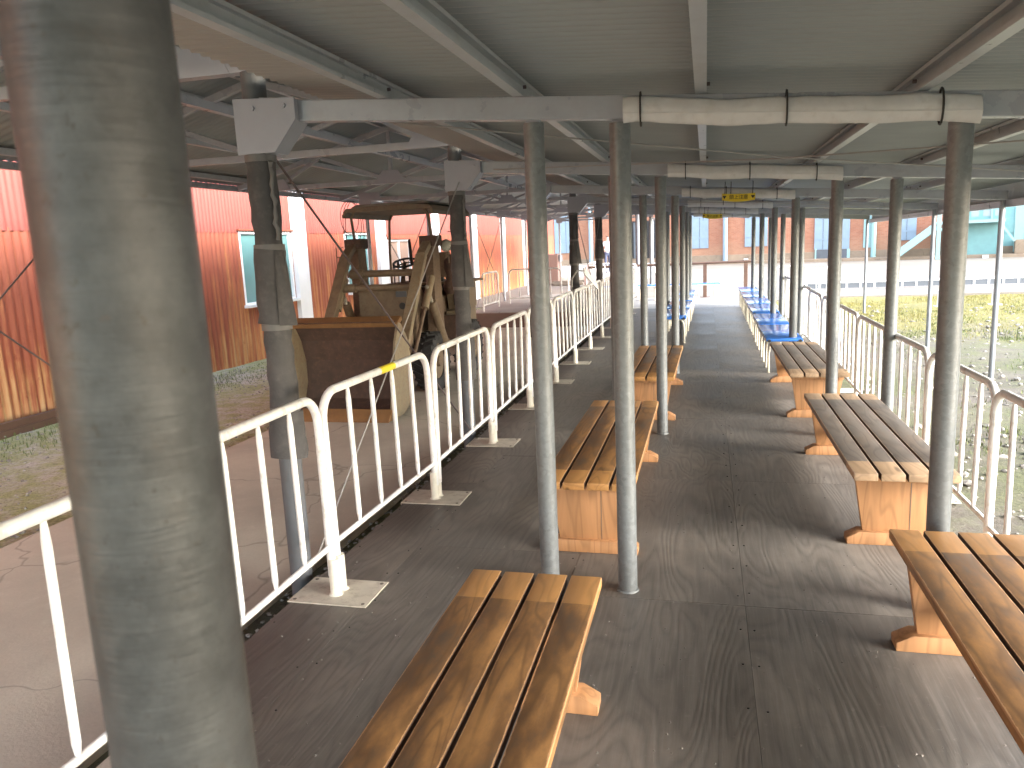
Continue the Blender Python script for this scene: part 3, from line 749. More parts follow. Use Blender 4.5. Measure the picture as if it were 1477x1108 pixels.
for i in range(-2, 12):
    yj = J0+S_*i+(.134 if i < 0 else 0)
    cen = yj+S_/2 if i != -1 else (yj+J0)/2
    o = bar0 if nL == 0 else copy_tree(bar0)
    o.location = (-1.715, cen, 0); o.rotation_euler = (random.uniform(-.004, .004), random.uniform(-.016, .016), R(random.uniform(-.9, .9)))
    o.scale = (1, .902 if i == -1 else 1, 1)
    lab = ORD[nL]+' white pipe barrier from the camera along the left deck edge'
    if i == 0: lab = 'white pipe barrier with a yellow sticker in front of the loader bucket'
    if i == 3: lab = 'white pipe barrier with a small yellow sticker beyond the loader on the left'
    tag(o, lab, None, GBL)
    if i in (0, 3):
        st = MB().tube([(0, -.03, .969), (0, .16, .969)], .0216, 14, False).build('sticker', M['sticker'], o, 0, True)
        for q in range(2):
            for j in range(9):
                MB().box(-.0222, -.0212, 0, 0, 0, 0) if False else None
    b = base0 if nL == 0 else copy_tree(base0); b.location = (-1.66 if False else -1.715, yj, 0)
    tag(b, ORD[nL]+' flat steel barrier foot with two white sockets on the left deck edge', None, 'barrier feet on the deck'); nL += 1
bar1 = make_barrier(1.20); SR = 1.245; GBR = 'white barriers along the right side'
for n_, i in enumerate(range(-3, 10)):
    yj = 4.24+SR*i
    o = bar1 if n_ == 0 else copy_tree(bar1)
    o.location = (1.425+.006*i, yj+SR/2, -.168); o.rotation_euler = (random.uniform(-.004, .004), random.uniform(-.008, .008), R(random.uniform(-.4, .4)))
    tag(o, ORD[n_]+' white pipe barrier from the camera along the mossy right edge', None, GBR)
    b = copy_tree(base0); b.location = (1.425+.006*i, yj, -.185)
    tag(b, ORD[n_]+' flat steel barrier foot on the mossy ground at the right', None, 'barrier feet on the right ground')
# free barriers further off
for j, (x, y, rz, z, lab) in enumerate([(2.55, 22.6, 90, -.15, 'white pipe barrier standing crosswise past the deck end, right of the last columns'),
                                        (-4.95, 17.6, 0, .14, 'white pipe barrier at the outer edge of the raised platform'),
                                        (-4.2, 19.1, 90, .14, 'white pipe barrier standing across the raised platform'),
                                        (-3.1, 21.4, 80, .14, 'far white pipe barrier at the back of the raised platform')]):
    o = copy_tree(bar0); o.location = (x, y, z-.10); o.rotation_euler = (0, 0, R(rz)); tag(o, lab, None, 'free-standing white barriers')
# tilted white board leaning on the barriers
la, lz_ = at_x(842, 391, -1.76), at_x(861, 413, -1.70)
lb = thing('leaning_board', 'tilted white board leaning on top of the far left barriers', 'board', tuple(lz_))
MB().bar(la-lz_, (0, 0, 0), .10, .025, (1, -.6, .3)).build('board', M['white_paint'], lb, .004)
MB().tube([la-lz_, la-lz_+Vector((-.05, -.3, .02)), la-lz_+Vector((-.08, -.6, -.08)), la-lz_+Vector((-.08, -.62, -.3))], .012, 8).build('hook', M['wire'], lb)

# ------------------------------------------------------------------ loader
LX, LY, LZ = -3.82, 9.3, -.15
ld = thing('wheel_loader', 'old beige compact wheel loader with rusty bucket and canopy, parked in the bay', 'loader', (LX, LY, LZ))
def P(*p): return (p[0]-LX, p[1]-LY, p[2]-LZ)
# bucket: curved shell open towards the camera
prof_out = [(7.28, -.145), (7.62, -.15), (7.84, -.06), (7.93, .15), (7.93, .42), (7.86, .66), (7.70, .84), (7.62, .87)]
prof_in = [(7.635, .845), (7.70, .80), (7.80, .65), (7.87, .42), (7.87, .17), (7.79, -.01), (7.60, -.095), (7.28, -.118)]
pp = [(y-LY, z-LZ) for y, z in prof_out+prof_in]
x0, x1 = -4.46-LX, -3.22-LX
bk = MB().prism(pp, x0, x1, 'x').build('bucket', M['ld_rust'], ld, .003)
side = [(y-LY, z-LZ) for y, z in [(7.30, -.143), (7.62, -.148), (7.84, -.06), (7.93, .15), (7.93, .42), (7.86, .66), (7.70, .84), (7.63, .86), (7.52, .66), (7.34, .05)]]
MB().prism(side, x1, x1+.028, 'x').build('side_plate', M['ld_pale'], bk, .004)
MB().prism(side, x0-.028, x0, 'x').build('side_plate', M['ld_pale'], bk, .004)
MB().bar((x0-.02, 7.69-LY, .862-LZ), (x1+.02, 7.69-LY, .862-LZ), .15, .05, (0, -.5, 1)).build('top_lip', M['ld_orange'], bk, .006)
MB().quadbox([P(-4.48, 7.20, -.148), P(-3.20, 7.20, -.148), P(-3.20, 7.34, -.148), P(-4.48, 7.34, -.148), P(-4.48, 7.21, -.135), P(-3.20, 7.21, -.135), P(-3.20, 7.33, -.03), P(-4.48, 7.33, -.03)]).build('cutting_edge', M['ld_orange'], bk, .003)
# lift arms and crossbars
for sx in (-1, 1):
    X = LX+sx*.50
    a = MB()
    pts = [P(X, 9.10, 1.74), P(X, 8.80, 1.55), P(X, 8.02, .52), P(X, 7.95, .20)]
    a.bar(pts[0], pts[1], .075, .11, (0, 1, .6)); a.bar(pts[1], pts[2], .075, .125, (0, 1, .7)); a.bar(pts[2], pts[3], .07, .12, (0, 1, .2))
    arm = a.build('lift_arm', M['ld_pale'] if sx > 0 else M['ld_beige'], ld, .008)
    MB().tube([P(X-.08, 7.98, .25), P(X+.08, 7.98, .25)], .045, 12).build('pivot_pin', M['ld_brown'], arm, 0, True)
    MB().bar(P(X-.049, 8.75, 1.49), P(X-.049, 8.08, .58), .010, .03, (0, 1, .7)).build('rust_rib', M['ld_rust'], arm)
    # tower
    tw = MB().prism([(9.02-LY, .75), (9.34-LY, .75), (9.28-LY, 1.92), (9.06-LY, 1.92)], X-LX-.055, X-LX+.055, 'x').build('tower', M['ld_brown'], ld, .008)
    MB().box(X-LX-.10, X-LX+.13, 8.99-LY, 9.22-LY, 1.80, 1.93).build('tower_cap', M['ld_rust'], tw, .02)
    # lift cylinder
    cy = MB().tube([P(X+sx*.09, 9.22, .42), P(X+sx*.07, 8.86, .98)], .055, 14).build('lift_cylinder', M['ld_beige'], ld, 0, True)
    MB().tube([P(X+sx*.07, 8.86, .98), P(X+sx*.06, 8.74, 1.18)], .025, 10).build('piston_rod', M['lamp'], cy, 0, True)
    MB().tube([P(X+sx*.09, 9.24, .38), P(X+sx*.09, 9.20, .46)], .07, 12).build('cylinder_foot', M['ld_brown'], cy, 0, True)
    c2 = MB().tube([P(X+sx*.075, 8.90, 1.28), P(X+sx*.07, 8.62, .92)], .045, 12).build('tilt_cylinder', M['ld_pale'], ld, 0, True)
    MB().tube([P(X+sx*.07, 8.62, .92), P(X+sx*.06, 8.15, .36)], .022, 10).build('piston_rod', M['ld_brown'], c2, 0, True)
for (y, z, r_) in ((8.86, 1.345, .052), (8.62, 1.185, .046)):
    MB().tube([P(LX-.47, y, z), P(LX-.30, y, z), P(LX-.295, y, z), P(LX+.44, y, z)], [r_*1.15, r_*1.15, r_*.85, r_*.85], 14).build('cross_tube', M['ld_beige'], ld, 0, True)
# body
bd = MB().prism([(8.85-LY, .55), (8.90-LY, 1.30), (9.05-LY, 1.34), (9.25-LY, 1.15), (11.0-LY, 1.10), (11.0-LY, .45), (9.0-LY, .45)], -.40, .36, 'x').build('body', M['ld_brown'], ld, .015)
MB().box(-.38, .34, 8.838-LY, 8.852-LY, .92, 1.29).build('front_panel', M['ld_beige'], bd, .004)
MB().box(.12, .26, 8.825-LY, 8.838-LY, 1.20, 1.27).build('name_plate', M['vent_grey'], bd, .003)
MB().tube([(.20, 8.842-LY, 1.09), (.20, 8.822-LY, 1.09)], .042, 16).build('filler_cap', M['black'], bd, 0, True)
MB().box(-.36, .32, 8.70-LY, 8.84-LY, .50, .86).build('lower_cowl', M['ld_brown'], bd, .03)
MB().tube([(-.36+.68*i/10, 8.69-LY, .86-.09*math.sin(math.pi*i/10)) for i in range(11)], .012, 8).build('cowl_edge', M['black'], bd)
MB().box(-.42, .42, 8.95-LY, 11.3-LY, .30, .52).build('chassis', M['ld_rust'], ld, .02)
# engine hood and side boxes at the rear
hd = MB().box(-.46, .40, 10.35-LY, 11.3-LY, .62, 1.28).build('engine_hood', M['ld_beige'], ld, .04)
MB().box(-.50, .62, 10.0-LY, 11.0-LY, 1.281, 1.315).build('hood_top', M['ld_brown'], hd, .01)
sb = MB().prism([(9.98-LY, .94), (10.6-LY, .94), (10.6-LY, 1.28), (9.90-LY, 1.28)], .40, .62, 'x').build('side_box', M['ld_beige'], ld, .01)
MB().box(.50, .535, 9.925-LY, 9.955-LY, 1.0, 1.18).build('slot', M['black'], sb)
MB().box(.40, .62, 9.86-LY, 10.3-LY, .42, .925).build('side_panel', M['ld_pale'], ld, .012)
MB().box(.36, .69, 9.70-LY, 9.855-LY, .50, .88).build('step_box', M['ld_rust'], ld, .01)
MB().box(-.70, -.40, 9.86-LY, 11.2-LY, .42, 1.28).build('side_panel', M['ld_beige'], ld, .012)
# engine clutter, air cleaner and lamps on the right tower
ac = MB().tube([(.62, 9.55-LY, 1.18), (.62, 9.55-LY, 1.26), (.64, 9.55-LY, 1.36), (.64, 9.55-LY, 1.52), (.61, 9.55-LY, 1.62), (.60, 9.55-LY, 1.68)], [.085, .13, .10, .13, .11, .06], 16).build('air_cleaner', M['ld_rust'], ld, 0, True)
MB().box(.44, .60, 9.46-LY, 9.60-LY, 1.40, 1.72).build('control_box', M['ld_brown'], ld, .02)
MB().tube([(.73, 9.46-LY, 1.54), (.73, 9.40-LY, 1.54)], .03, 10).build('reflector', M['ld_orange'], ac, 0, True)
for (x_, y_, z_) in ((.66, 9.32, 1.80), (-.66, 9.15, 1.66)):
    h_ = MB().tube([(x_, y_-.07-LY, z_), (x_, y_-.055-LY, z_), (x_, y_+.0-LY, z_), (x_, y_+.05-LY, z_)], [.060, .078, .07, .025], 20).build('headlight', M['lamp'], ld, 0, True)
    MB().tube([(x_, y_-LY, z_-.07), (x_, y_+.02-LY, z_-.22)], .012, 8).build('bracket', M['ld_brown'], h_)
    s_ = 1 if x_ > 0 else -1
    gd = MB()
    gd.tube([(x_+s_*.02, y_-.02-LY, z_+.17), (x_+s_*.12, y_-.02-LY, z_+.17), (x_+s_*.13, y_-.02-LY, z_-.28)], .006, 6); gd.tube([(x_+s_*.02, y_-.02-LY, z_+.05), (x_+s_*.125, y_-.02-LY, z_+.05)], .006, 6)
    gd.build('lamp_guard', M['ld_brown'], ld)
# steering wheel, levers, seat
def ring(center, rad, r, normal, n=26):
    nrm = Vector(normal).normalized(); u = nrm.orthogonal().normalized(); v = nrm.cross(u)
    c = Vector(center); return [tuple(c+(u*math.cos(2*math.pi*i/n)+v*math.sin(2*math.pi*i/n))*rad) for i in range(n+1)]
_p = at_y(584, 379, 9.55); swc = (_p.x-LX, _p.y-LY, _p.z-LZ); _h = at_y(592, 364, 9.45); hoc = (_h.x-LX, _h.y-LY, _h.z-LZ)
sw = MB().tube(ring(swc, .155, .014, (0, -.35, 1)), .014, 8, False).build('steering_wheel', M['rubber'], ld, 0, True)
spk = MB(); 
for a in (0, 2.1, 4.2):
    p = Vector(swc)+Vector((math.cos(a), math.sin(a)*.95, math.sin(a)*.33))*.15
    spk.tube([swc, tuple(p)], .010, 6)
spk.build('spokes', M['rubber'], sw); MB().tube([swc, (swc[0], 9.36-LY, 1.25)], .025, 10).build('steering_column', M['ld_rust'], sw, 0, True)
MB().tube(ring(hoc, .155, .014, (1, .45, .05)), .014, 8, False).build('grab_hoop', M['rubber'], ld, 0, True)
for (x_, h_) in ((-.12, .26), (-.06, .30), (.02, .24)):
    lv = MB().tube([(x_, 9.40-LY, 1.30), (x_+.02, 9.36-LY, 1.30+h_)], .009, 6).build('lever', M['ld_rust'], ld)
    MB().tube([(x_+.02, 9.36-LY, 1.30+h_-.02), (x_+.02, 9.36-LY, 1.30+h_+.03)], [.018, .014], 8).build('knob', M['rubber'], lv, 0, True)
st = MB().box(-.26, .26, 9.85-LY, 10.25-LY, 1.16, 1.26).build('seat', M['rubber'], ld, .03)
MB().box(-.26, .26, 10.22-LY, 10.32-LY, 1.20, 1.50).build('seat_back', M['rubber'], st, .03)
# canopy roof on four bent posts
RZ = 2.265
rf = MB()
prf = [(-.60, RZ-.04), (-.55, RZ+.035), (-.30, RZ+.05), (.28, RZ+.06), (.56, RZ+.035), (.61, RZ-.03), (.61, RZ-.075), (.58, RZ-.075), (.55, RZ-.01), (-.54, RZ-.01), (-.57, RZ-.075), (-.60, RZ-.075)]
rf.prism(prf, 9.0-LY, 10.5-LY, 'y')
cp = rf.build('canopy_roof', M['ld_beige'], ld, .006)
MB().prism([(-.54, RZ+.05), (.54, RZ+.06), (.44, RZ+.095), (-.46, RZ+.085)], 9.12-LY, 10.42-LY, 'y').build('top_cover', M['roof_metal'], cp, .01)
for sx in (-1, 1):
    for (yt, yb_) in ((9.08, 9.18), (10.3, 10.25)):
        MB().tube([(sx*.52, yb_-LY, 1.12), (sx*.52, yb_-LY, 1.75), (sx*.515, yt-LY, 2.18), (sx*.47, yt-LY, RZ-.01)], .018, 10).build('canopy_post', M['ld_beige'], ld, 0, True)
# wheels
def make_wheel():
    t = bpy.data.objects.new('wheel', None); link(t); t.parent = ld
    n = 32; r = .37; hw = .125
    tp = [(-hw*.75, r*.60), (-hw, r*.72), (-hw, r*.90), (-hw*.85, r*.97), (hw*.85, r*.97), (hw, r*.90), (hw, r*.72), (hw*.75, r*.60)]
    mb = MB(); m_ = len(tp)
    for i in range(n):
        a = 2*math.pi*i/n
        for (x_, q) in tp: mb.v.append((x_, q*math.cos(a), q*math.sin(a)))
    for i in range(n):
        i2 = (i+1) % n
        for j in range(m_):
            j2 = (j+1) % m_; mb.f.append((i*m_+j, i*m_+j2, i2*m_+j2, i2*m_+j))
    ty = mb.build('tyre', M['rubber'], t, 0, True)
    lg = MB()
    for i in range(22):
        a = 2*math.pi*i/22
        for s_ in (-1, 1):
            b = a+(.14 if s_ > 0 else 0)
            e1 = Vector((s_*.01, math.cos(b+.10)*r*.975, math.sin(b+.10)*r*.975)); e2 = Vector((s_*hw*.98, math.cos(b-.06)*r*.955, math.sin(b-.06)*r*.955))
            lg.bar(e1, e2, .035, .035, (0, math.cos(b), math.sin(b)))
    lg.build('tread_lugs', M['rubber'], ty)
    rim = MB().tube([(-hw*.6, 0, 0), (-hw*.2, 0, 0), (hw*.2, 0, 0), (hw*.62, 0, 0)], [r*.61, r*.5, r*.5, r*.61], 24).build('rim', M['ld_beige'], t, 0, True)
    MB().tube([(hw*.4, 0, 0), (hw*.95, 0, 0)], [r*.22, r*.18], 16).build('hub', M['ld_brown'], rim, 0, True)
    return t
w0 = make_wheel()
for i, (x_, y_) in enumerate(((.47, 9.02), (-.47, 9.02), (.47, 10.55), (-.47, 10.55))):
    t = w0 if i == 0 else copy_tree(w0, ld)
    t.location = (x_, y_-LY, .375); t.rotation_euler = (.3*i, 0, 0 if x_ > 0 else math.pi)

# ------------------------------------------------------------------ red corrugated building
WX = -7.72
rbld = thing('red_building', 'rust-streaked red corrugated iron building with white pilasters, left of the bay', 'building', (0, 0, 0))
holes = [(11.72, 13.42, .78, 2.06), (15.72, 17.0, .72, 2.06), (18.05, 19.6, .70, 1.90)]
def corr_wall(y0, y1, z0, z1, p=.115, amp=.020, off=0):
    V = []; F = []; n = 6
    cnt = max(1, int((y1-y0)/p*n)); prof = [0, .0, .6, 1, 1, .4]
    for i in range(cnt+1):
        y = y0+(y1-y0)*i/cnt; d = prof[i % n]*amp
        for z in (z0, z1): V.append((WX+off+d, y, z))
    for i in range(cnt): F.append((2*i, 2*i+2, 2*i+3, 2*i+1))
    me = bpy.data.meshes.new('wall_sheet'); me.from_pydata(V, [], F); return me
SEAM = 2.07
edges = [2.0]+[v for h in holes for v in (h[0], h[1])]+[40.0]
for i in range(0, len(edges)-1):
    y0, y1 = edges[i], edges[i+1]
    if i % 2 == 0: obj('wall_sheet', corr_wall(y0, y1, GZ-.02, SEAM), M['rust_low'], rbld)
    else:
        h = holes[i//2]; obj('wall_sheet', corr_wall(y0, y1, GZ-.02, h[2]), M['rust_low'], rbld)
        if h[3] < SEAM-.05: obj('wall_sheet', corr_wall(y0, y1, h[3], SEAM), M['rust_low'], rbld)
obj('wall_sheet', corr_wall(2.0, 40, SEAM-.04, 5.2, .09, .010, .015), M['rust_up'], rbld)
obj('wall_sheet', corr_wall(-6.0, 2.0, GZ-.02, 5.2), M['rust_low'], rbld)
MB().box(WX-.30, WX-.06, -6, 40, GZ-.1, 5.2).build('back_wall', M['timber_stain'], rbld) if False else None
MB().box(WX-8, WX-.02, -6, 40, 5.2, 5.4).build('roof', M['roof_metal'], rbld)
MB().box(WX-8, WX-.5, 39.7, 40, GZ, 5.2).build('end_wall', M['white_paint'], rbld)
for i, (y, wd) in enumerate(((5.2, .38), (9.4-.0, .0), (13.68, .44), (17.62, .46), (21.6, .46), (25.5, .46), (29.35, .46), (33.1, .46), (36.9, .46))):
    if wd: MB().box(WX+.0, WX+.10, y-wd/2, y+wd/2, GZ-.02, 5.2).build('pilaster', M['white_paint'], rbld, .008)
for i, (y0, y1, z0, z1) in enumerate(holes):
    gm = M['teal_glass'] if i < 2 else M['brown_glass']
    win = MB()
    for (a, b, c, d) in ((y0, y1, z0, z0+.05), (y0, y1, z1-.05, z1), (y0, y0+.05, z0+.05, z1-.05), (y1-.05, y1, z0+.05, z1-.05), ((y0+y1)/2-.025, (y0+y1)/2+.025, z0+.05, z1-.05)):
        win.box(WX-.06, WX+.025, a, b, c, d)
    wo = win.build('window', M['white_paint'], rbld, .003)
    for a, b in ((y0+.05, (y0+y1)/2-.025), ((y0+y1)/2+.025, y1-.05)):
        MB().box(WX-.035, WX-.025, a+.001, b-.001, z0+.051, z1-.051).build('pane', gm, wo)
    MB().box(WX+.026, WX+.12, y0-.05, y1+.05, z0-.03, z0+.02).build('sill', M['white_paint'], wo, .004)
    MB().box(WX+.026, WX+.075, y0-.05, y1+.05, z1+.005, z1+.03).build('flashing', M['rust_low'], wo)
MB().box(WX+.03, WX+.26, -6, 8.9, GZ-.02, -.10).build('base_ledge', M['concrete'], rbld, .01)
MB().box(WX+.261, WX+.34, -6, 8.8, GZ-.02, -.13).build('base_rail', M['rail_brown'], rbld, .006)
MB().box(WX+.262, WX+.33, -6, 8.8, -.129, -.05).build('base_rail', M['rail_brown'], rbld, .006)

# ------------------------------------------------------------------ far brick building
ang = math.atan(-.30); UD = Vector((1, -.30, 0)).normalized(); ND = Vector((-.30, -1, 0)).normalized()
B0 = Vector((0, 52.4, 0))
bb_ = thing('brick_building', 'far orange brick building with pale blue shutters and turquoise doors', 'building', tuple(B0), ang)
def fp(x, y):          # photo point -> (along, height) on the facade plane
    d = ray(x, y); t = (B0-CL).dot(ND)/d.dot(ND); p = CL+d*t-B0; return p.dot(UD), p.z
def rect(name, xa, ya, xb, yb2, mat, out=.05, parent=None, th=.06, bev=.006):
    u0, z1 = fp(xa, ya); u1, z0 = fp(xb, yb2)
    u0b, z0b = fp(xa, yb2)
    return MB().box(u0, u1, -out-th, -out, z0, z1).build(name, mat, parent or bb_, bev), (u0, u1, z0, z1)
MB().box(-40, 30, 0, 8, GZ-.3, 6.2).build('wall', M['brick'], bb_)
MB().box(-40.5, 30.5, -.7, 8.5, 6.2, 6.5).build('roof', M['roof_metal'], bb_)
MB().box(-40, 30, -.10, -.001, GZ-.3, .42).build('plinth', M['plinth'], bb_, .02)
MB().box(-12, 30, -1.3, -.11, GZ-.3, .02).build('step', M['plinth'], bb_, .03)
def shutter(xa, ya, xb, yb2, mat, vert=True):
    o_, (u0, u1, z0, z1) = rect('shutter', xa, ya, xb, yb2, mat, .003)
    n = max(1, round((u1-u0)/.5))
    for i in range(1, n): MB().box(u0+(u1-u0)*i/n-.012, u0+(u1-u0)*i/n+.012, -.075, -.064, z0+.02, z1-.02).build('board_joint', M['vent_grey'], o_)
    for zz in (.25, .75): MB().box(u0+.04, u1-.04, -.085, -.064, z0+(z1-z0)*zz-.03, z0+(z1-z0)*zz+.03).build('batten', mat, o_)
    return o_
shutter(985, 300, 1022, 358, M['shutter']); shutter(1075, 300, 1107, 355, M['shutter']); shutter(1176, 300, 1225, 359, M['shutter'])
rect('vent', 1178, 361, 1222, 372, M['vent_grey'], .101)
for xa, xb in ((1176, 1178), (1222, 1226)): rect('vent_frame', xa, 359, xb, 374, M['teal_pale'], .101)
shutter(1247, 300, 1257, 357, M['teal_pale']); shutter(1296, 295, 1321, 346, M['shutter'])
shutter(799, 300, 826, 365, M['shutter'])
u, z = fp(1047.5, 340); MB().tube([(u, -.22, -.12), (u, -.22, 6)], .15, 14).build('downpipe', M['shutter'], bb_, 0, True)
u, z = fp(1261, 340); MB().tube([(u, -.22, -.12), (u, -.22, 6)], .14, 14).build('downpipe', M['teal_pale'], bb_, 0, True)
u, z = fp(854, 340); MB().tube([(u, -.22, -.12), (u, -.22, 6)], .16, 14).build('downpipe', M['shutter'], bb_, 0, True)
# dark doorway
dw, q = rect('doorway', 905, 320, 946, 372, M['dark_inside'], .12, None, .02)
u0, u1, z0, z1 = q
MB().box(u0-.15, u0, -.2, -.101, z0, z1+.15).build('jamb', M['vent_grey'], dw); MB().box(u1, u1+.15, -.2, -.101, z0, z1+.15).build('jamb', M['vent_grey'], dw)
MB().box(u0+.5, u0+1.1, -.17, -.141, z0, z1-.1).build('door_leaf', M['vent_grey'], dw)
# turquoise double door with panes
td, q = rect('turquoise_door', 1398, 285, 1463, 363, M['teal'], .003, None, .07)
u0, u1, z0, z1 = q; wu = (u1-u0)
for i in range(4):
    a, b = u0+wu*(.03+.245*i), u0+wu*(.03+.245*i+.205)
    for (f0, f1, mt) in ((.06, .30, 'teal'), (.34, .60, 'teal')):
        MB().box(a, b, -.095, -.0735, z0+(z1-z0)*f0, z0+(z1-z0)*f1).build('panel', M[mt], td, .01)
    if i in (0, 1, 2):
        for j in range(2):
            za = z0+(z1-z0)*(.65+.14*j); MB().box(a+.08, b-.02, -.080, -.0735, za, za+(z1-z0)*.11).build('pane', M['grey_glass'], td)
for f in (0, .49, .985): MB().box(u0+wu*f-.04, u0+wu*f+.05, -.12, -.0735, z0, z1).build('stile', M['teal_pale'], td, .006)
wg, q2 = rect('turquoise_wall', 1466, 280, 1560, 350, M['teal_pale'], .003, None, .09)
for i in range(1, 6): MB().box(q2[0]+(q2[1]-q2[0])*i/6-.015, q2[0]+(q2[1]-q2[0])*i/6+.015, -.105, -.0935, q2[2], q2[3]).build('board_joint', M['teal'], wg)
ub, _ = fp(1462, 360); MB().box(ub, ub+6, -1.0, -.11, .02, .75).build('stone_block', M['plinth'], bb_, .04)
# outside stair
ua, za = fp(1290, 371); ub, zb2 = fp(1352, 326)
sr = MB().bar((ua, -1.75, za), (ub, -1.75, zb2), .08, .38).build('stair_stringer', M['teal_pale'], bb_, .01)
for i in range(1, 12):
    f = i/12; MB().box(ua+(ub-ua)*f-.16, ua+(ub-ua)*f+.16, -1.70, -.75, za+(zb2-za)*f+.10, za+(zb2-za)*f+.14).build('tread', M['teal'], sr)
MB().bar((ua, -.70, za), (ub, -.70, zb2), .08, .38).build('stair_stringer', M['teal_pale'], bb_, .01)
MB().box(ub-.02, ub+3.2, -1.80, -.65, zb2+.06, zb2+.22).build('landing', M['teal_pale'], bb_, .01)
for ox in (.05, 2.9):
    p_ = MB().box(ub+ox, ub+ox+.2, -1.82, -1.62, GZ, zb2+1.6).build('stair_post', M['teal_pale'], bb_, .01)
    MB().bar((ub+ox+.2, -1.72, zb2-.15), (ub+ox+.75, -1.72, zb2-.95), .07, .1).build('brace', M['teal_pale'], p_)
MB().box(ub+.3, ub+2.9, -.64, -.2, .02, 1.9).build('stair_panel', M['teal'], bb_, .01)
wb, q = rect('white_block', 1417, 367, 1425, 374, M['white_paint'], 1.35, None, .3)

# ------------------------------------------------------------------ yard things
# low panelled fence across the yard
lf = thing('low_fence', 'low white fence with grey-blue panels across the bright yard at the right', 'fence', (2.6, 25.2, GZ+.05))
MB().box(0, 17, -.03, .03, .20, .26).build('top_rail', M['white_paint'], lf, .006)
me_p = MB().box(0, .33, -.012, .012, .05, .199).mesh('panel'); me_p.materials.append(M['vent_grey'])
me_q = MB().box(0, .05, -.02, .02, 0, .199).mesh('post'); me_q.materials.append(M['white_paint'])
for i in range(44):
    obj('panel', me_p, None, lf, (.05+.385*i, 0, 0)); obj('post', me_q, None, lf, (.385*i-.003, 0, 0))
for i, (px_, py_) in enumerate(((1435, 440), (1356, 443))):
    p = at_z(px_, py_, GZ); t = thing('marker_post', ['short white marker post in the yellow grass, right of the nearest right column', 'short white marker post in the yellow grass, just left of the nearest right column'][i], 'post', tuple(p), 0, 'white marker posts in the grass')
    MB().box(-.06, .06, -.06, .06, -.02, .40).build('post', M['white_paint'], t, .01); MB().box(-.12, .12, -.12, .12, -.02, .03).build('foot', M['white_paint'], t, .01)
# brown rail beyond the blue bench
rl = thing('brown_rail', 'brown pipe railing across the end of the walkway', 'railing', (0, 21.6, 0))
MB().tube([(-3.2, 0, .91), (1.18, 0, .925)], .034, 12).build('top_rail', M['rail_brown'], rl, 0, True)
for x_ in (-2.45, -.02, 1.04):
    p_ = MB().box(x_-.048, x_+.048, -.045, .045, -.0035, .89).build('post', M['rail_brown'], rl, .006)
    MB().box(x_-.15, x_+.15, -.12, .12, -.0038, .008).build('foot_plate', M['rail_brown'], p_)
MB().box(.99, 1.09, -.05, .05, .961, 1.0).build('post_cap', M['white_paint'], rl, .004)
# white porch posts in front of the far doorway
pw = at_z(921, 431, GZ+.05); 
for i, (xx, yy, lab) in enumerate(((pw.x+.02, pw.y, 'nearer slim white post behind the crosswise blue bench'), (-2.06, 31.2, 'farther slim white post before the dark doorway'))):
    t = thing('porch_post', lab, 'post', (xx, yy, GZ+.05), 0, 'slim white porch posts')
    MB().tube([(0, 0, 0), (0, 0, 2.55)], .062, 14).build('shaft', M['post_white'], t, 0, True); MB().box(-.1, .1, -.1, .1, .0005, .02).build('foot', M['post_white'], t); MB().box(-.09, .09, -.09, .09, 2.551, 2.60).build('cap', M['post_white'], t, .005)
# raised loading dock
dock = tag(MB().box(-9.5, -2.6, 33.5, 50.5, GZ-.05, .14).build('loading_dock', M['concrete'], bevel=.03), kind='structure')
# brown cabinet and clutter
ct = at_z(798, 411, GZ+.05)
cbn = thing('brown_cabinet', 'tall brown metal cabinet beyond the raised platform', 'cabinet', (ct.x, ct.y, GZ+.05))
MB().box(-.28, .28, -.25, .25, .04, 1.32).build('case', M['cabinet_brown'], cbn, .01); MB().box(-.25, .25, -.265, -.251, .10, 1.28).build('door', M['cabinet_brown'], cbn, .004); MB().box(.30, .42, -.15, .15, 1.0, 1.28).build('side_box', M['vent_grey'], cbn, .01)
MB().box(-.26, .26, -.2, .2, .0, .039).build('plinth', M['black'], cbn)
ctw = at_z(818, 412, GZ+.05)
pl = thing('timber_pile', 'low pile of old timbers beside the brown cabinet', 'timber pile', (ctw.x, ctw.y, GZ+.05))
for i in range(5):
    MB().bar((-.6+random.uniform(-.1, .1), -.2+.1*i, .06+.05*(i % 3)), (.7+random.uniform(-.1, .1), -.15+.1*i, .07+.05*(i % 3)), .11, .09).build('timber', M['timber_stain'], pl, .008)
ws = thing('white_bag', 'bulky white bag standing behind the far padded columns', 'bag', (-4.3, 30.5, GZ+.05))
MB().tube([(0, 0, .0), (0, 0, .1), (.02, 0, .45), (.0, 0, .78), (.03, 0, .95), (.03, 0, 1.0)], [.30, .40, .42, .36, .2, .08], 16).build('sack', M['white_paint'], ws, 0, True)

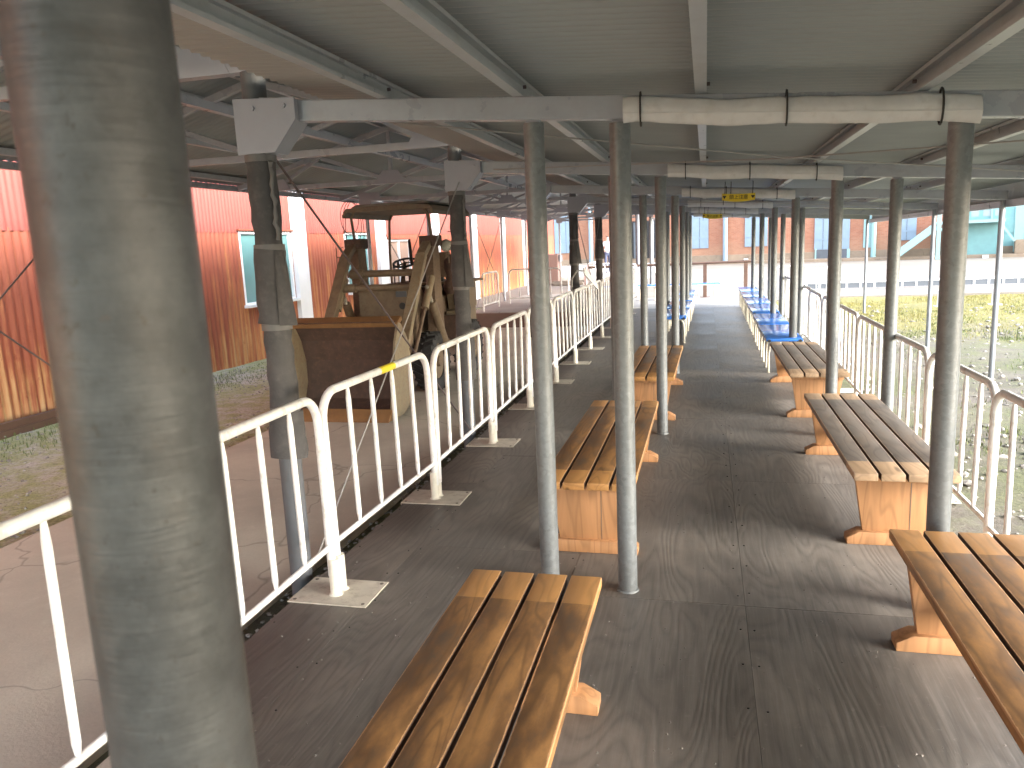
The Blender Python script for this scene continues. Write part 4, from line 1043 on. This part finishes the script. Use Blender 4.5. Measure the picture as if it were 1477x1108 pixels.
# ------------------------------------------------------------------ person
def person(loc, rz):
    J = [((0, 0, .95), .13, .10), ((0, 0, 1.15), .125, .095), ((0, 0, 1.38), .15, .10), ((0, 0, 1.50), .06, .055), ((0, -.015, 1.60), .075, .09), ((0, -.01, 1.72), .07, .085),
         ((.19, 0, 1.42), .06, .06), ((.25, -.03, 1.14), .045, .045), ((.12, -.20, 1.02), .035, .035), ((.04, -.24, 1.02), .035, .03),
         ((-.19, 0, 1.42), .06, .06), ((-.25, -.03, 1.14), .045, .045), ((-.12, -.20, 1.02), .035, .035), ((-.04, -.23, 1.03), .035, .03),
         ((.095, 0, .88), .095, .095), ((.10, -.01, .50), .062, .065), ((.105, .02, .09), .045, .045), ((.11, -.14, .035), .04, .03),
         ((-.095, 0, .88), .095, .095), ((-.10, -.01, .50), .062, .065), ((-.105, .02, .09), .045, .045), ((-.11, -.14, .035), .04, .03)]
    E_ = [(0, 1), (1, 2), (2, 3), (3, 4), (4, 5), (2, 6), (6, 7), (7, 8), (8, 9), (2, 10), (10, 11), (11, 12), (12, 13), (0, 14), (14, 15), (15, 16), (16, 17), (0, 18), (18, 19), (19, 20), (20, 21)]
    me = bpy.data.meshes.new('sk'); me.from_pydata([j[0] for j in J], E_, [])
    o = bpy.data.objects.new('sk', me); link(o)
    o.modifiers.new('s', 'SKIN'); sv = me.skin_vertices[0].data
    for i, j in enumerate(J): sv[i].radius = (j[1], j[2]); sv[i].use_root = (i == 0)
    ss = o.modifiers.new('ss', 'SUBSURF'); ss.levels = 2; ss.render_levels = 2
    bpy.context.view_layer.update()
    m2 = bpy.data.meshes.new_from_object(o.evaluated_get(bpy.context.evaluated_depsgraph_get())); bpy.data.objects.remove(o)
    m2.materials.clear()
    for k in ('skin', 'shirt', 'trousers', 'hair'): m2.materials.append(M[k])
    for p in m2.polygons:
        c = p.center
        if c.z > 1.66 or (c.z > 1.57 and c.y > .02): p.material_index = 3
        elif c.z > 1.47: p.material_index = 0
        elif c.z > .96 or c.y < -.12 and c.z > .7:
            p.material_index = 0 if (abs(c.x) > .17 and c.z < 1.20) or c.y < -.09 else 1
        elif c.z < .07: p.material_index = 3
        else: p.material_index = 2
    m2.shade_smooth(); b = obj('person', m2, None); b.location = loc; b.rotation_euler = (0, 0, rz)
    return tag(b, 'person in white shirt and dark trousers standing by the far brick wall', 'person')
pp_ = at_y(876, 360, 36.5)
person((pp_.x, 36.5, .14), R(25))

# ------------------------------------------------------------------ stones and grass
rr = random.Random(11)
def stones(name, n, fx):
    ico = [(0, 0, 1), (.9, 0, .3), (.28, .85, .3), (-.72, .53, .3), (-.72, -.53, .3), (.28, -.85, .3), (.6, .5, -.5), (-.3, .7, -.5), (-.7, 0, -.5), (-.3, -.7, -.5), (.6, -.5, -.5)]
    fc = [(0, 1, 2), (0, 2, 3), (0, 3, 4), (0, 4, 5), (0, 5, 1), (1, 6, 2), (2, 7, 3), (3, 8, 4), (4, 9, 5), (5, 10, 1), (2, 6, 7), (3, 7, 8), (4, 8, 9), (5, 9, 10), (1, 10, 6)]
    V = []; F = []
    for _ in range(n):
        x, y, s_ = fx(); b = len(V); a = rr.uniform(0, 6.28); q = (rr.uniform(.6, 1.3), rr.uniform(.6, 1.3), rr.uniform(.35, .8))
        for v in ico:
            vx, vy, vz = v[0]*q[0]*s_*rr.uniform(.8, 1.2), v[1]*q[1]*s_*rr.uniform(.8, 1.2), v[2]*q[2]*s_
            V.append((x+vx*math.cos(a)-vy*math.sin(a), y+vx*math.sin(a)+vy*math.cos(a), GZ+.012+vz))
        F += [tuple(b+i for i in f) for f in fc]
    me = bpy.data.meshes.new(name); me.from_pydata(V, [], F); return tag(obj(name, me, M['stone']), {'gravel': 'pale gravel scattered over the mossy ground both sides of the canopies'}.get(name, 'small stones'), 'gravel', None, 'stuff')
def fst():
    r_ = rr.random()
    if r_ < .42:
        y = 3+17*rr.random()**1.5; return rr.uniform(1.75, 4+y*.55), y, rr.choice((.012, .016, .02, .025, .045))*rr.uniform(.6, 1.2)
    if r_ < .80:
        return rr.uniform(-7.4, -4.45), 3+22*rr.random()**1.3, rr.choice((.010, .014, .018, .022))*rr.uniform(.6, 1.2)
    return rr.uniform(-2.2, -1.9), rr.uniform(.8, 14), rr.uniform(.006, .018)
stones('gravel', 7500, fst)
def blades(name, n, fx, mat, lab):
    V = []; F = []
    for _ in range(n):
        x, y, h = fx(); a = rr.uniform(0, 6.28); w_ = h*.10+.0015; l = rr.uniform(.1, .6)*h; b = len(V)
        dx, dy = math.cos(a), math.sin(a)
        V += [(x-dy*w_, y+dx*w_, GZ-.01), (x+dy*w_, y-dx*w_, GZ-.01), (x+dx*l*.4+dy*w_*.6, y+dy*l*.4-dx*w_*.6, GZ+h*.6), (x+dx*l, y+dy*l, GZ+h)]
        F += [(b, b+1, b+2), (b, b+2, b+3)]
    me = bpy.data.meshes.new(name); me.from_pydata(V, [], F); return tag(obj(name, me, mat), lab, 'grass', None, 'stuff')
tufts_r = [(rr.uniform(2.2, 12), rr.uniform(6, 20), rr.uniform(.1, .45)) for _ in range(130)]
def fg():
    if rr.random() < .55:
        if rr.random() < .35: return rr.uniform(-7.4, -6.4), rr.uniform(4, 38), rr.uniform(.012, .05)
        return rr.uniform(-7.5, -4.5), 10+25*rr.random(), rr.uniform(.012, .05)
    c = rr.choice(tufts_r); return c[0]+rr.gauss(0, c[2]), c[1]+rr.gauss(0, c[2]), rr.uniform(.012, .05)
blades('green_grass', 55000, fg, M['grass'], 'short green grass along the red building and in tufts at the right')
def fd():
    y = 13+9.4*rr.random()**.5; return rr.uniform(2.0, 4+y*.6), y, rr.uniform(.012, .045)
blades('dry_grass', 45000, fd, M['dry_grass'], 'yellowish dry grass in the yard at the right, before the low fence')

gv, gf = [], []
for _ in range(1500):
    x, y = rr.uniform(-1.85, 1.1), .8+9*rr.random()**1.4
    if abs(x-.05) < .35 and rr.random() < .6: continue
    q = rr.uniform(.002, .0055); a = rr.uniform(0, 6.28); b = len(gv)
    for i in range(4): gv.append((x+q*rr.uniform(.6, 1.5)*math.cos(a+i*1.57), y+q*rr.uniform(.6, 1.5)*math.sin(a+i*1.57), .0012+rr.uniform(0, .001)))
    gv.append((x, y, .002+q*.6)); gf += [(b, b+1, b+4), (b+1, b+2, b+4), (b+2, b+3, b+4), (b+3, b, b+4)]
me = bpy.data.meshes.new('floor_grit'); me.from_pydata(gv, [], gf); tag(obj('floor_grit', me, M['stone']), 'fine grit scattered over the plywood deck', 'grit', None, 'stuff')
